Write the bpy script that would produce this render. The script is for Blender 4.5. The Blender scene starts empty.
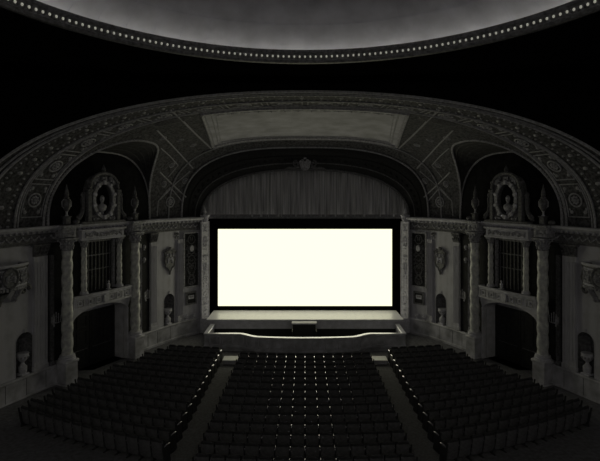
import bpy, math, random
from mathutils import Vector, Matrix
sc = bpy.context.scene
COL = sc.collection
PI = math.pi
H = 9.85                      # camera (projection balcony) height over the stalls floor
F = 480.0                     # focal length in photograph pixels
# ------------------------------------------------------------------ camera, world, exposure
cam = bpy.data.cameras.new('camera')
cam.sensor_width = 36.0; cam.lens = 36.0*F/600.0
cam.shift_x = -5.0/600.0; cam.shift_y = -35.5/600.0
cam.clip_end = 200
camo = bpy.data.objects.new('camera', cam); COL.objects.link(camo)
camo.location = (0, 0, H); camo.rotation_euler = (PI/2, 0, 0)
sc.camera = camo
w = bpy.data.worlds.new('world'); w.use_nodes = True; sc.world = w
w.node_tree.nodes['Background'].inputs[0].default_value = (0, 0, 0, 1)
sc.view_settings.view_transform = 'Standard'; sc.view_settings.look = 'None'
sc.view_settings.exposure = 0.0; sc.view_settings.gamma = 1.0
sc.view_settings.use_curve_mapping = False
sc.cycles.max_bounces = 8; sc.cycles.diffuse_bounces = 6
SCREEN_L = 1.3                # the lit film screen, the room's main light
COVE_L = 1.5                  # cove strip round the saucer dome
BULB_L = 0.22                 # dim bulbs on the dome rim

FILL_W = 165.0               # each fill lamp added out of view to brighten surfaces facing the camera
for lx, ly in ((-12, -3.5), (-4.5, -3.5), (4.5, -3.5), (12, -3.5)):
    ld = bpy.data.lights.new('fill_lamp', 'POINT'); ld.energy = FILL_W; ld.color = (1, .985, .76); ld.shadow_soft_size = .22
    lo_ = bpy.data.objects.new('fill_lamp_light', ld); COL.objects.link(lo_); lo_.location = (lx, ly, 13.95)

# ------------------------------------------------------------------ materials
MAT = {}
def mat(name, v, rough=0.6, noise=0.25, nscale=3.0, bump=0.15, bscale=20.0, spec=0.3, emit=0.0, wave=None):
    m = bpy.data.materials.new(name); m.use_nodes = True
    nt = m.node_tree; b = nt.nodes['Principled BSDF']
    def tint(x): return (min(1, x*1.0), min(1, x*0.984), min(1, x*1.13), 1)
    tc = nt.nodes.new('ShaderNodeTexCoord')
    n1 = nt.nodes.new('ShaderNodeTexNoise'); n1.inputs['Scale'].default_value = nscale; n1.inputs['Detail'].default_value = 6
    nt.links.new(tc.outputs['Object'], n1.inputs['Vector'])
    r = nt.nodes.new('ShaderNodeValToRGB')
    r.color_ramp.elements[0].position = 0.3; r.color_ramp.elements[1].position = 0.7
    r.color_ramp.elements[0].color = tint(v*(1-noise)); r.color_ramp.elements[1].color = tint(v*(1+noise))
    src = n1.outputs['Fac']
    if wave:
        wv = nt.nodes.new('ShaderNodeTexWave'); wv.inputs['Scale'].default_value = wave
        wv.inputs['Distortion'].default_value = 2.5; wv.inputs['Detail'].default_value = 3
        nt.links.new(tc.outputs['Object'], wv.inputs['Vector'])
        mx = nt.nodes.new('ShaderNodeMath'); mx.operation = 'MULTIPLY_ADD'
        nt.links.new(wv.outputs['Fac'], mx.inputs[0]); mx.inputs[1].default_value = 0.35
        nt.links.new(n1.outputs['Fac'], mx.inputs[2]); src = mx.outputs[0]
    nt.links.new(src, r.inputs['Fac'])
    nt.links.new(r.outputs['Color'], b.inputs['Base Color'])
    b.inputs['Roughness'].default_value = rough
    b.inputs['Specular IOR Level'].default_value = spec
    if bump:
        n2 = nt.nodes.new('ShaderNodeTexNoise'); n2.inputs['Scale'].default_value = bscale; n2.inputs['Detail'].default_value = 4
        nt.links.new(tc.outputs['Object'], n2.inputs['Vector'])
        bp = nt.nodes.new('ShaderNodeBump'); bp.inputs['Strength'].default_value = bump; bp.inputs['Distance'].default_value = 0.03
        nt.links.new(n2.outputs['Fac'], bp.inputs['Height']); nt.links.new(bp.outputs['Normal'], b.inputs['Normal'])
    if emit:
        b.inputs['Emission Color'].default_value = (1, 0.985, 0.80, 1); b.inputs['Emission Strength'].default_value = emit
    MAT[name] = m
    return m
mat('wall plaster', 0.56, 0.7, 0.12, 2.0, 0.2, 25, wave=1.2)
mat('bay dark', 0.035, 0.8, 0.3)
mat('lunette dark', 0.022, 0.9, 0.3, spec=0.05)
mat('stone', 0.68, 0.6, 0.18, 2.5, 0.25, 12)
mat('marble', 0.56, 0.35, 0.4, 1.6, 0.1, 8, spec=0.4)
mat('twisted marble', 0.82, 0.35, 0.4, 4.0, 0.15, 8, spec=0.45)
mat('carved', 0.42, 0.45, 0.5, 9.0, 0.5, 30, spec=0.4)
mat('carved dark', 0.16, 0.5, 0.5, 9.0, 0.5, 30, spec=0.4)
mat('gilt', 0.55, 0.3, 0.3, 9.0, 0.3, 30, spec=0.6)
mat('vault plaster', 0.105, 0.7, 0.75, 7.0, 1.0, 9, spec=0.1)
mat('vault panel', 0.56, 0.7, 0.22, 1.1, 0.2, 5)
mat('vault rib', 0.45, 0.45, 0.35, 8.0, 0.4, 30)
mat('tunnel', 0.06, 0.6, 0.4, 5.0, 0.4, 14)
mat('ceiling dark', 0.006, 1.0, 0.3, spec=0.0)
mat('dome plaster', 0.78, 0.8, 0.14, 1.2, 0.15, 6)
mat('floor', 0.20, 0.8, 0.3, 6.0, 0.2, 60)
mat('carpet', 0.17, 0.9, 0.3, 10.0, 0.4, 90)
mat('seat cloth', 0.040, 0.6, 0.35, 14.0, 0.2, 60)
mat('seat back', 0.07, 0.9, 0.35, 10.0, 0.1, 60, spec=0.05)
mat('seat shell', 0.15, 0.6, 0.3, 9.0, 0.05, 40, spec=0.2)
mat('seat iron', 0.05, 0.4, 0.2)
mat('arm lacquer', 0.75, 0.16, 0.2, 12.0, 0.0, spec=1.0); MAT['arm lacquer'].node_tree.nodes['Principled BSDF'].inputs['Metallic'].default_value = 0.95
mat('arm dull', 0.5, 0.3, 0.2, 12.0, 0.0); MAT['arm dull'].node_tree.nodes['Principled BSDF'].inputs['Metallic'].default_value = 0.8
mat('cove dark', 0.03, 0.7, 0.4, 8.0, 0.4, 20)
mat('stage wood', 0.90, 0.32, 0.06, 8.0, 0.05, 30, spec=0.9)
mat('stage face', 0.62, 0.6, 0.15)
mat('rail top', 0.80, 0.3, 0.1, bump=0.0); MAT['rail top'].node_tree.nodes['Principled BSDF'].inputs['Metallic'].default_value = 0.6
mat('step wood', 0.9, 0.4, 0.1)
mat('black cloth', 0.006, 0.95, 0.2, spec=0.05)
mat('valance cloth', 0.62, 0.8, 0.5, 5.0, 0.1)
vn = MAT['valance cloth'].node_tree; mp = vn.nodes.new('ShaderNodeMapping'); mp.inputs['Scale'].default_value = (1.6, .2, .06)  # vertical streaks in the colour stand in for light and shade of pleats
vt = [n for n in vn.nodes if n.type == 'TEX_COORD'][0]; vq = [n for n in vn.nodes if n.type == 'TEX_NOISE'][0]
vn.links.new(vt.outputs['Object'], mp.inputs['Vector']); vn.links.new(mp.outputs['Vector'], vq.inputs['Vector'])
mat('hem cloth', 0.25, 0.8, 0.3, 9.0)
mat('black wood', 0.015, 0.4, 0.2)
mat('door wood', 0.03, 0.4, 0.4, 5.0)
mat('rear wall', 0.22, 0.8, 0.1)
mat('pale stone', 0.7, 0.45, 0.2, 6.0, 0.2, 20)
mat('opal glass', 0.4, 0.3, 0.05, 5, 0.0)
mat('rim bulb', 0.7, 0.3, 0.05, 5, 0.0, emit=BULB_L)
mat('cove lamp', 0.8, 0.5, 0.02, 5, 0.0, emit=COVE_L)
def emission(name, col, s):
    m = bpy.data.materials.new(name); m.use_nodes = True; nt = m.node_tree; nt.nodes.clear()
    e = nt.nodes.new('ShaderNodeEmission'); o = nt.nodes.new('ShaderNodeOutputMaterial')
    e.inputs[0].default_value = col; e.inputs[1].default_value = s
    nt.links.new(e.outputs[0], o.inputs[0]); MAT[name] = m
emission('lit screen', (1.0, 0.985, 0.68, 1), SCREEN_L)

# ------------------------------------------------------------------ mesh builder
class MB:
    def __init__(s): s.v = []; s.f = []; s.m = Matrix.Identity(4)
    def add(s, vs, fs):
        o = len(s.v)
        s.v += [tuple(s.m @ Vector(p)) for p in vs]
        s.f += [tuple(i+o for i in f) for f in fs]
        return s
    def box(s, c, d, bev=0.0, rz=0.0):
        x, y, z = d[0]/2, d[1]/2, d[2]/2
        b = min(bev, x*.9, y*.9, z*.9)
        R = Matrix.Rotation(rz, 3, 'Z')
        if b <= 0:
            vs = [(i*x, j*y, k*z) for k in (-1, 1) for j in (-1, 1) for i in (-1, 1)]
            fs = [(0,2,3,1),(4,5,7,6),(0,1,5,4),(2,6,7,3),(0,4,6,2),(1,3,7,5)]
        else:
            lv = [(-z, b), (-z+b, 0), (z-b, 0), (z, b)]
            vs = []
            for zz, i in lv:
                X, Y = x-i, y-i
                vs += [(-X+b*(i == 0), -Y, zz), (X-b*(i == 0), -Y, zz), (X, -Y+b*(i == 0), zz), (X, Y-b*(i == 0), zz),
                       (X-b*(i == 0), Y, zz), (-X+b*(i == 0), Y, zz), (-X, Y-b*(i == 0), zz), (-X, -Y+b*(i == 0), zz)]
            fs = [tuple(range(7, -1, -1)), tuple(range(24, 32))]
            for l in range(3):
                for k in range(8):
                    a = l*8+k; c2 = l*8+(k+1) % 8
                    fs.append((a, c2, c2+8, a+8))
        vs = [tuple(R @ Vector(p) + Vector(c)) for p in vs]
        return s.add(vs, fs)
    def lathe(s, prof, seg=16, c=(0,0,0), sx=1.0, sy=1.0, cap=True):
        vs = []; fs = []
        for r, z in prof:
            for k in range(seg):
                a = 2*PI*k/seg
                vs.append((c[0]+r*math.cos(a)*sx, c[1]+r*math.sin(a)*sy, c[2]+z))
        n = len(prof)
        for i in range(n-1):
            for k in range(seg):
                a = i*seg+k; b = i*seg+(k+1) % seg
                fs.append((a, b, b+seg, a+seg))
        if cap:
            fs.append(tuple(range(seg-1, -1, -1))); fs.append(tuple(range((n-1)*seg, n*seg)))
        return s.add(vs, fs)
    def ell(s, c, r, seg=8, rings=5, top=False):
        prof = []; vs = []; fs = []
        lo = 0.0 if top else -PI/2
        for i in range(rings+1):
            a = lo+(PI/2-lo)*i/rings
            prof.append((max(0.02, math.cos(a)), math.sin(a)))
        for q, z in prof:
            for k in range(seg):
                a = 2*PI*k/seg
                vs.append((c[0]+r[0]*q*math.cos(a), c[1]+r[1]*q*math.sin(a), c[2]+r[2]*z))
        for i in range(rings):
            for k in range(seg):
                a = i*seg+k; b = i*seg+(k+1) % seg
                fs.append((a, b, b+seg, a+seg))
        fs.append(tuple(range(seg-1, -1, -1))); fs.append(tuple(range(rings*seg, (rings+1)*seg)))
        return s.add(vs, fs)
    def tube(s, pts, r, seg=6, closed=False, up=Vector((0, 0, 1))):
        pts = [Vector(p) for p in pts]; n = len(pts); vs = []; fs = []
        rr = r if isinstance(r, (list, tuple)) else [r]*n
        prev = None
        for i, p in enumerate(pts):
            if closed: t = pts[(i+1) % n]-pts[i-1]
            else: t = pts[min(i+1, n-1)]-pts[max(i-1, 0)]
            if t.length < 1e-9: t = Vector((0, 0, 1))
            t.normalize()
            if prev is None:
                a = up.cross(t)
                if a.length < 1e-3: a = Vector((1, 0, 0)).cross(t)
            else:
                a = prev - t*prev.dot(t)
            a.normalize(); prev = a; b = t.cross(a)
            for k in range(seg):
                an = 2*PI*k/seg
                vs.append(tuple(p+a*math.cos(an)*rr[i]+b*math.sin(an)*rr[i]))
        for i in range(n if closed else n-1):
            j = (i+1) % n
            for k in range(seg):
                k2 = (k+1) % seg
                fs.append((i*seg+k, i*seg+k2, j*seg+k2, j*seg+k))
        if not closed:
            fs.append(tuple(range(seg-1, -1, -1))); fs.append(tuple(range((n-1)*seg, n*seg)))
        return s.add(vs, fs)
    def prism(s, out, y0, y1):          # outline in (x,z), extruded along y
        n = len(out)
        vs = [(x, y0, z) for x, z in out]+[(x, y1, z) for x, z in out]
        fs = [tuple(range(n)), tuple(range(2*n-1, n-1, -1))]
        for i in range(n):
            j = (i+1) % n; fs.append((i, i+n, j+n, j))
        return s.add(vs, fs)
    def ring(s, out, inn, y0, y1):      # annular prism between two outlines of equal length
        n = len(out)
        vs = [(x, y0, z) for x, z in out]+[(x, y0, z) for x, z in inn]+[(x, y1, z) for x, z in out]+[(x, y1, z) for x, z in inn]
        fs = []
        for i in range(n):
            j = (i+1) % n
            fs += [(i, j, n+j, n+i), (2*n+i, 3*n+i, 3*n+j, 2*n+j), (i, 2*n+i, 2*n+j, j), (n+i, n+j, 3*n+j, 3*n+i)]
        return s.add(vs, fs)
    def grid(s, rows):
        nr, nc = len(rows), len(rows[0])
        vs = [p for r in rows for p in r]; fs = []
        for i in range(nr-1):
            for j in range(nc-1):
                a = i*nc+j; fs.append((a, a+1, a+nc+1, a+nc))
        return s.add(vs, fs)
    def mesh(s, name, m, smooth=40):
        me = bpy.data.meshes.new(name); me.from_pydata(s.v, [], s.f); me.validate(); me.update()
        me.materials.append(MAT[m])
        if smooth:
            for p in me.polygons: p.use_smooth = True
            me.set_sharp_from_angle(angle=math.radians(smooth))
        return me
    def obj(s, name, m, parent=None, smooth=40, loc=None, rz=0.0):
        o = bpy.data.objects.new(name, s.mesh(name, m, smooth)); COL.objects.link(o)
        if parent: o.parent = parent
        if loc is not None: o.location = loc; o.rotation_euler[2] = rz
        if name in ('carving', 'tracery', 'frieze_carving', 'charge', 'corner_leaf', 'garland', 'flowers'): o['kind'] = 'stuff'
        return o

def tag(o, label, cat, group=None):
    o['label'] = label; o['category'] = cat
    if group: o['group'] = group
    return o
def thing(name, label, cat, loc, rz=0.0, group=None):
    o = bpy.data.objects.new(name, None); COL.objects.link(o)
    o.location = loc; o.rotation_euler[2] = rz; o.empty_display_size = 0.2
    return tag(o, label, cat, group)
def struct(o): o['kind'] = 'structure'; return o
def place(name, me, parent, loc=(0,0,0), rz=0.0, M=None):
    o = bpy.data.objects.new(name, me); COL.objects.link(o); o.parent = parent
    if M is not None: o.matrix_local = M
    else: o.location = loc; o.rotation_euler[2] = rz
    return o
def ellipse(cx, cz, a, b, n=32, p=2.0, a0=0.0):
    r = []
    for k in range(n):
        t = a0+2*PI*k/n; c, q = math.cos(t), math.sin(t)
        r.append((cx+a*math.copysign(abs(c)**(2/p), c), cz+b*math.copysign(abs(q)**(2/p), q)))
    return r
def spiral(cx, cz, r0, r1, turns, a0, n=14, y=0.0, flip=1):
    return [(cx+flip*(r0+(r1-r0)*i/(n-1))*math.cos(a0+turns*2*PI*i/(n-1)), y, cz+(r0+(r1-r0)*i/(n-1))*math.sin(a0+turns*2*PI*i/(n-1))) for i in range(n)]

# ------------------------------------------------------------------ plan of the side walls (left side; right side mirrors it)
PATH = [(-16.45, -6.0), (-16.45, 15.6), (-13.16, 24.5), (-10.0, 31.0), (-8.7, 33.2), (-7.5, 34.4)]
SEG = {'R': 0, 'A': 1, 'B': 2, 'C': 3, 'D': 4}
def seginfo(g):
    i = SEG[g]; p = Vector(PATH[i]); q = Vector(PATH[i+1]); d = q-p; L = d.length; d.normalize()
    return p, d, Vector((d.y, -d.x)), L
def W(side, g, s, n, z):
    p, d, nn, L = seginfo(g); q = p+d*s+nn*n
    return Vector((q.x*(-side) if side > 0 else q.x, q.y, z))
def WR(side, g):          # rotation of the local frame (x along the wall, -y into the room)
    p, d, nn, L = seginfo(g)
    a = math.atan2(d.y, d.x)
    return a if side < 0 else -a
def s_at(g, px, n=0.0):   # where on the segment the photograph column px falls (left side)
    p, d, nn, L = seginfo(g); k = (px-305.0)/F
    bx, by = p.x+nn.x*n, p.y+nn.y*n
    return (k*by-bx)/(d.x-k*d.y)
def path_x(Y):
    for (x0, y0), (x1, y1) in zip(PATH[1:], PATH[2:]):
        if Y <= y1 or (x1, y1) == PATH[-1]:
            return -(x0+(x1-x0)*(Y-y0)/(y1-y0))
SIDES = ((-1, 'left'), (1, 'right'))
ZC = 8.2                  # cornice / vault springing
def rake(Y): return max(0.0, 0.0200*(27.0-Y))

# ------------------------------------------------------------------ floor, rear wall, ceiling
rows = []
for i in range(46):
    Y = -6+i*1.0
    if Y > 34.9: Y = 34.9
    rows.append([(-17, Y, rake(Y)), (17, Y, rake(Y))])
pitx, pity0, pity1 = 6.4, 30.3, 33.4
mb = MB()
# floor with the orchestra pit left open
ys = [-6, 0, 5, 10, 15, 20, 25, 27, 30.3]
mb.grid([[(-17, y, rake(y)), (17, y, rake(y))] for y in ys])
mb.add([(-17,30.3,0),(-pitx,30.3,0),(-pitx,34.9,0),(-17,34.9,0)], [(0,1,2,3)])
mb.add([(17,30.3,0),(pitx,30.3,0),(pitx,34.9,0),(17,34.9,0)], [(3,2,1,0)])
floor = struct(mb.obj('floor', 'floor', smooth=0))
mb = MB()
mb.add([(-pitx,30.3,-1.2),(pitx,30.3,-1.2),(pitx,33.4,-1.2),(-pitx,33.4,-1.2),(-pitx,30.3,0),(pitx,30.3,0),(pitx,33.4,0.3),(-pitx,33.4,0.3)],
       [(0,1,2,3),(0,4,5,1),(1,5,6,2),(0,3,7,4)])
mb.obj('pit_lining', 'black wood', floor, smooth=0)
mb = MB(); mb.add([(-17,-6,0),(17,-6,0),(17,-6,15),(-17,-6,15)], [(0,1,2,3)])
struct(mb.obj('wall_rear', 'rear wall', smooth=0))

ZCE = H+4.9; DC = (0.0, 9.05); DR = 8.0
mb = MB()
N = 96
def sq(a, hx0, hx1, hy0, hy1):
    c, s_ = math.cos(a), math.sin(a)
    t = 1e9
    if c > 1e-9: t = min(t, (hx1-DC[0])/c)
    if c < -1e-9: t = min(t, (hx0-DC[0])/c)
    if s_ > 1e-9: t = min(t, (hy1-DC[1])/s_)
    if s_ < -1e-9: t = min(t, (hy0-DC[1])/s_)
    return (DC[0]+c*t, DC[1]+s_*t)
outer = [sq(2*PI*k/N, -17, 17, -6.2, 20.5) for k in range(N)]
inner = [(DC[0]+(DR+.25)*math.cos(2*PI*k/N), DC[1]+(DR+.25)*math.sin(2*PI*k/N)) for k in range(N)]
vs = [(x, y, ZCE) for x, y in outer]+[(x, y, ZCE) for x, y in inner]
mb.add(vs, [(k, (k+1) % N, N+(k+1) % N, N+k) for k in range(N)])
for cx_, cy_ in ((-17,-6.2),(17,-6.2),(17,20.5),(-17,20.5)):       # close the corners
    ang = math.atan2(cy_-DC[1], cx_-DC[0]) % (2*PI); k = int(ang/(2*PI)*N)
    a, b = outer[k], outer[(k+1) % N]; mb.add([(a[0],a[1],ZCE),(b[0],b[1],ZCE),(cx_,cy_,ZCE)], [(0,1,2)])
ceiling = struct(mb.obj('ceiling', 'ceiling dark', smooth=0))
# saucer dome, its rim and the ring of small bulbs
dome = thing('saucer_dome', 'pale shallow plaster dome above the hall, ringed by small bulbs', 'ceiling dome', (DC[0], DC[1], ZCE))
mb = MB(); prof = []
DB = 8.75
for i in range(25):
    t = i/24; r = DB*(1-t)+0.01; prof.append((r, 0.42+2.8*(1-(r/DB)**2)))
mb.lathe(prof, 96, cap=False)
mb.lathe([(DB, 0.42), (DB+.02, 0.0), (DR+.25, 0.0)], 96, cap=False)
mb.obj('dome_shell', 'dome plaster', dome)
mb = MB()
for k in range(60):
    a = 2*PI*k/60
    mb.tube([(r*math.cos(a), r*math.sin(a), 0.40+2.8*(1-(r/DB)**2)) for r in (8.7, 7.6, 6.4, 5, 3.5)], 0.008, 4)
for r in (7.7, 6.7, 5.7, 4.7):
    mb.tube([(r*math.cos(2*PI*k/72), r*math.sin(2*PI*k/72), 0.40+2.8*(1-(r/DB)**2)) for k in range(72)], 0.008, 4, closed=True)
mb.obj('plaster_seam', 'dome plaster', dome)
mb = MB()      # rim moulding: hides the cove trough
mb.lathe([(DR+.30,-.02),(DR+.28,-.14),(DR+.12,-.22),(DR+.02,-.20),(DR-.02,-.12),(DR+.10,-.06),(DR+.10,.10),(DR,.16),(DR+.02,.26),(DR+.16,.26),(DR+.16,.0)], 120, cap=False)
rim = mb.obj('rim_moulding', 'carved dark', dome)
mb = MB(); mb.lathe([(DR+.45, .06), (DR+.45, .12), (DR+.37, .12), (DR+.37, .06), (DR+.45, .06)], 96, cap=False)
mb.obj('cove_lamp_strip', 'cove lamp', dome)
mb = MB(); mb.ell((0,0,0), (.036,.036,.045), 8, 5); bulb = mb.mesh('light_bulb', 'rim bulb')
mb = MB(); mb.lathe([(.045,-.02),(.06,0),(.06,.03),(.03,.05)], 8); sock = mb.mesh('bulb_socket', 'carved dark')
NB = 264
for k in range(NB):
    a = 2*PI*k/NB
    place('light_bulb', bulb, rim, ((DR+.02)*math.cos(a), (DR+.02)*math.sin(a), 0.02))
mb = MB()
for k in range(NB):
    a = 2*PI*(k+.5)/NB; mb.box(((DR+.05)*math.cos(a), (DR+.05)*math.sin(a), .02), (.10,.02,.10), rz=a)
mb.obj('rim_tooth', 'carved dark', dome, smooth=0)['kind'] = 'stuff'

for (lx, ly), wh in zip(((-12, -3.5), (-4.5, -3.5), (4.5, -3.5), (12, -3.5)), ('far left', 'left middle', 'right middle', 'far right')):  # fixture bodies made up to go with the added fill lamps
    hl = thing('fill_lamp', 'dim lamp under a bowl-shaped cap over the rear seats, %s' % wh, 'lamp', (lx, ly, 14.2), 0, 'house lamps')
    mb = MB(); mb.lathe([(.26,.12),(.34,.16),(.30,.20),(.1,.24)], 16); mb.obj('cap', 'carved dark', hl)
    mb = MB(); mb.ell((0,0,.12), (.07,.07,.09), 10, 6); mb.obj('bulb', 'rim bulb', hl)
    mb = MB(); mb.tube([(0,0,.24),(0,0,.55)], .02, 6); mb.obj('rod', 'seat iron', hl)
# ------------------------------------------------------------------ the great vault
def lerp(a, b, t): return a+(b-a)*max(0.0, min(1.0, t))
YV = 33.4                     # back edge of the vault proper
def vpar(Y):
    a = path_x(Y)+0.06
    if Y <= 24.4: cr = 4.44+.11*max(0, min(1, (Y-20.5)/3.9)); n = 2.19+.16*max(0, min(1, (Y-20.5)/3.9))
    else:
        t = (Y-24.4)/(32.3-24.4); cr = 4.55-0.72*t**1.2; n = 2.35+0.6*t
    if Y > 32.3: t = min(1, (Y-32.3)/1.1); cr = 3.83-.5*t; n = 2.95-.1*t
    if Y > YV:
        t = min(1, (Y-YV)/(34.45-YV)); cr = 3.20-1.4*t; n = 2.85-0.55*t
        a = lerp(path_x(YV)+.06, 7.42, t)
    return a, cr+1.65, n
def vin(X, Y, Z):      # Z relative to the eye; <1 is inside the hall
    a, b, n = vpar(Y)
    return (abs(X)/a)**n + (max(0, Z+1.65)/b)**n
def vsec(Y, N=120):
    a, b, n = vpar(Y); r = []
    for i in range(N+1):
        t = PI-PI*i/N; c, s_ = math.cos(t), math.sin(t)
        r.append(Vector((a*math.copysign(abs(c)**(2/n), c), Y, H-1.65+b*abs(s_)**(2/n))))
    return r
_arc = {}
def varc(Y, q):        # point at fraction q of the arch's length, left springing = 0
    k = round(Y, 3)
    if k not in _arc:
        p = vsec(Y, 240); L = [0]
        for i in range(240): L.append(L[-1]+(p[i+1]-p[i]).length)
        _arc[k] = (p, L)
    p, L = _arc[k]; d = max(0, min(1, q))*L[-1]
    import bisect
    i = min(239, max(0, bisect.bisect_right(L, d)-1))
    return p[i].lerp(p[i+1], (d-L[i])/max(1e-9, L[i+1]-L[i]))
def vlen(Y): varc(Y, 0); return _arc[round(Y, 3)][1][-1]
def vnorm(P):
    e = 0.02; Z = P.z-H
    g = Vector((vin(P.x+e, P.y, Z)-vin(P.x-e, P.y, Z), vin(P.x, P.y+e, Z)-vin(P.x, P.y-e, Z), vin(P.x, P.y, Z+e)-vin(P.x, P.y, Z-e)))
    return -g.normalized() if g.length > 1e-9 else Vector((0, 0, -1))
def ray_vault(px, py):
    dx, dz = (px-305)/F, (195-py)/F
    Y = 20.6
    while Y < 34.4 and vin(dx*Y, Y, dz*Y) < 1: Y += 0.02
    return Vector((dx*Y, Y, H+dz*Y))
# side vault over each box bay
BP, BD, BN, BL = seginfo('B')
TC, THW, TR, TP = BL/2, BL/2-0.05, 4.12, 2.65
def tpoint(phi, k):
    sc_ = 1+0.08*k; c, s_ = math.cos(phi), math.sin(phi); p = TP
    s = TC+.25*k+THW*sc_*math.copysign(abs(c)**(2/p), c); z = -1.65+TR*(1+.05*k)*abs(s_)**(2/p)
    q = BP+BD*s+BN*k
    return Vector((q.x, q.y, H+z))
def in_tunnel(P):
    q = Vector((-abs(P.x), P.y))-BP; s = q.dot(BD); k = q.dot(BN)
    if k > 5: return False
    k = max(0, k); z = P.z-H+1.65
    return (abs(s-TC-.25*k)/(THW*(1+.08*k)))**TP+(max(z, 0)/(TR*(1+.05*k)))**TP < 1
groin = []; gk = []
for i in range(81):
    phi = PI*i/80; k = 0.0
    while k < 5:
        P = tpoint(phi, k)
        if vin(P.x, P.y, P.z-H) <= 1.0: break
        k += 0.02
    groin.append(tpoint(phi, k)); gk.append(k)
Ysec = [20.5+i*0.125 for i in range(110)]; Ysec = [y for y in Ysec if y < YV]+[YV]
NU = 220
rows = [vsec(y, NU) for y in Ysec]
keep = []; nc = NU+1
verts = [p.copy() for r in rows for p in r]
used = {}; hole = set()
for i in range(len(rows)-1):
    for j in range(NU):
        q = (i*nc+j, i*nc+j+1, (i+1)*nc+j+1, (i+1)*nc+j)
        c = sum((verts[a] for a in q), Vector())/4
        if in_tunnel(c): hole.update(q)
        else: keep.append(q)
edge = set(a for f in keep for a in f) & hole
for a in edge:
    P = verts[a]; m = Vector((-abs(P.x), P.y, P.z))
    best = min(groin, key=lambda g: (g-m).length_squared)
    if (best-m).length < 0.5: verts[a] = Vector((best.x*(1 if P.x < 0 else -1), best.y, best.z))
mb = MB(); mb.add([tuple(p) for p in verts], keep)
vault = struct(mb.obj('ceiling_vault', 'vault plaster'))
# cove from the vault down to the curtain arch
mb = MB(); mb.grid([[tuple(p) for p in vsec(y, 140)] for y in (YV, YV+.002, 33.6, 33.9, 34.2, 34.45)])
cove = mb.obj('curtain_cove', 'cove dark', vault)
def side_tubes(mb, pts, r, seg=6, off=0.0, both=True, closed=False):
    q = []
    for p in pts: q.append(p+vnorm(p)*off if off else p)
    mb.tube(q, r, seg, closed=closed)
    if both: mb.tube([Vector((-p.x, p.y, p.z)) for p in q], r, seg, closed=closed)
# arch mouldings, one roll each
for y, r in ((20.52, .06), (20.95, .05), (21.25, .07), (22.85, .06), (23.0, .035), (24.35, .07), (24.52, .035)):
    mb = MB(); pts = [varc(y, i/120) for i in range(121)]
    if y > 24.5: continue
    mb.tube([p+vnorm(p)*0.02 for p in pts], r, 6); mb.obj('arch_moulding', 'vault rib', vault)
for y, r in ((33.75, .04), (34.42, .09), (34.1, .05)):
    mb = MB(); mb.tube([varc(y, i/120) for i in range(121)], r, 6); mb.obj('arch_moulding', 'carved dark' if y > 34 else 'cove dark', vault)
# orientation matrix for an ornament lying on the vault
def onv(P, along=None, off=0.0):
    n = vnorm(P); a = (along or Vector((0, 1, 0))); a = (a-n*a.dot(n)).normalized(); b = n.cross(a)
    M = Matrix((( a.x, b.x, n.x, P.x+n.x*off), (a.y, b.y, n.y, P.y+n.y*off), (a.z, b.z, n.z, P.z+n.z*off), (0,0,0,1)))
    return M
def rosette_mesh(r, name, m):
    mb = MB()
    mb.tube([(r*math.cos(2*PI*k/16), r*math.sin(2*PI*k/16), .02) for k in range(16)], r*.13, 5, closed=True)
    for k in range(8):
        a = 2*PI*k/8; mb.ell((r*.5*math.cos(a), r*.5*math.sin(a), .02), (r*.2, r*.2, .05), 6, 3, True)
    mb.ell((0,0,.02), (r*.27, r*.27, .12), 8, 3, True)
    return mb.mesh(name, m)
ros_big = rosette_mesh(.34, 'rosette', 'vault rib'); ros_small = rosette_mesh(.20, 'rosette', 'vault rib')
# coffers of the front band
Lb = vlen(23.65); nco = 16; pitch = 1/nco; QC = lambda u: .013+.974*u/nco
for i in range(nco):
    q0, q1 = QC(i+.07), QC(i+.93)
    pts = []
    for t in range(9): pts.append(varc(23.12, q0+(q1-q0)*t/8))
    for t in range(1, 4): pts.append(varc(23.12+1.08*t/4, q1))
    for t in range(9): pts.append(varc(24.2, q1+(q0-q1)*t/8))
    for t in range(1, 4): pts.append(varc(24.2-1.08*t/4, q0))
    mb = MB(); mb.tube([p+vnorm(p)*.015 for p in pts], .032, 5, closed=True); fr = mb.obj('coffer_frame', 'vault rib', vault)
    P = varc(23.66, QC(i+.5)); place('rosette', ros_big, fr, M=onv(P))
    mb = MB()
    for sx in (-1, 1):
        for sy in (-1, 1):
            M = onv(varc(23.66+sx*.36, QC(i+.5)+sy*pitch*.3)); mb.m = M
            mb.ell((0,0,0), (.11,.11,.06), 6, 2, True); mb.ell((sx*.08,-sy*.14,0), (.05,.09,.04), 6, 2, True)
    mb.m = Matrix.Identity(4); mb.obj('corner_leaf', 'vault rib', fr)
# running leaf ornament of the outer band
mb = MB(); nn = 110
for i in range(nn):
    q = (i+.5)/nn
    for y, s_ in ((21.62, 1), (22.1, 0), (22.52, -1)):
        if s_ == 0 and i % 3: continue
        mb.m = onv(varc(y, q)); w_ = .08 if s_ else .15
        mb.ell((0, 0, 0), (w_*1.1, w_*.75, .06), 6, 2, True)
mb.m = Matrix.Identity(4); o = mb.obj('running_leaf', 'vault rib', vault); o['kind'] = 'stuff'
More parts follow.
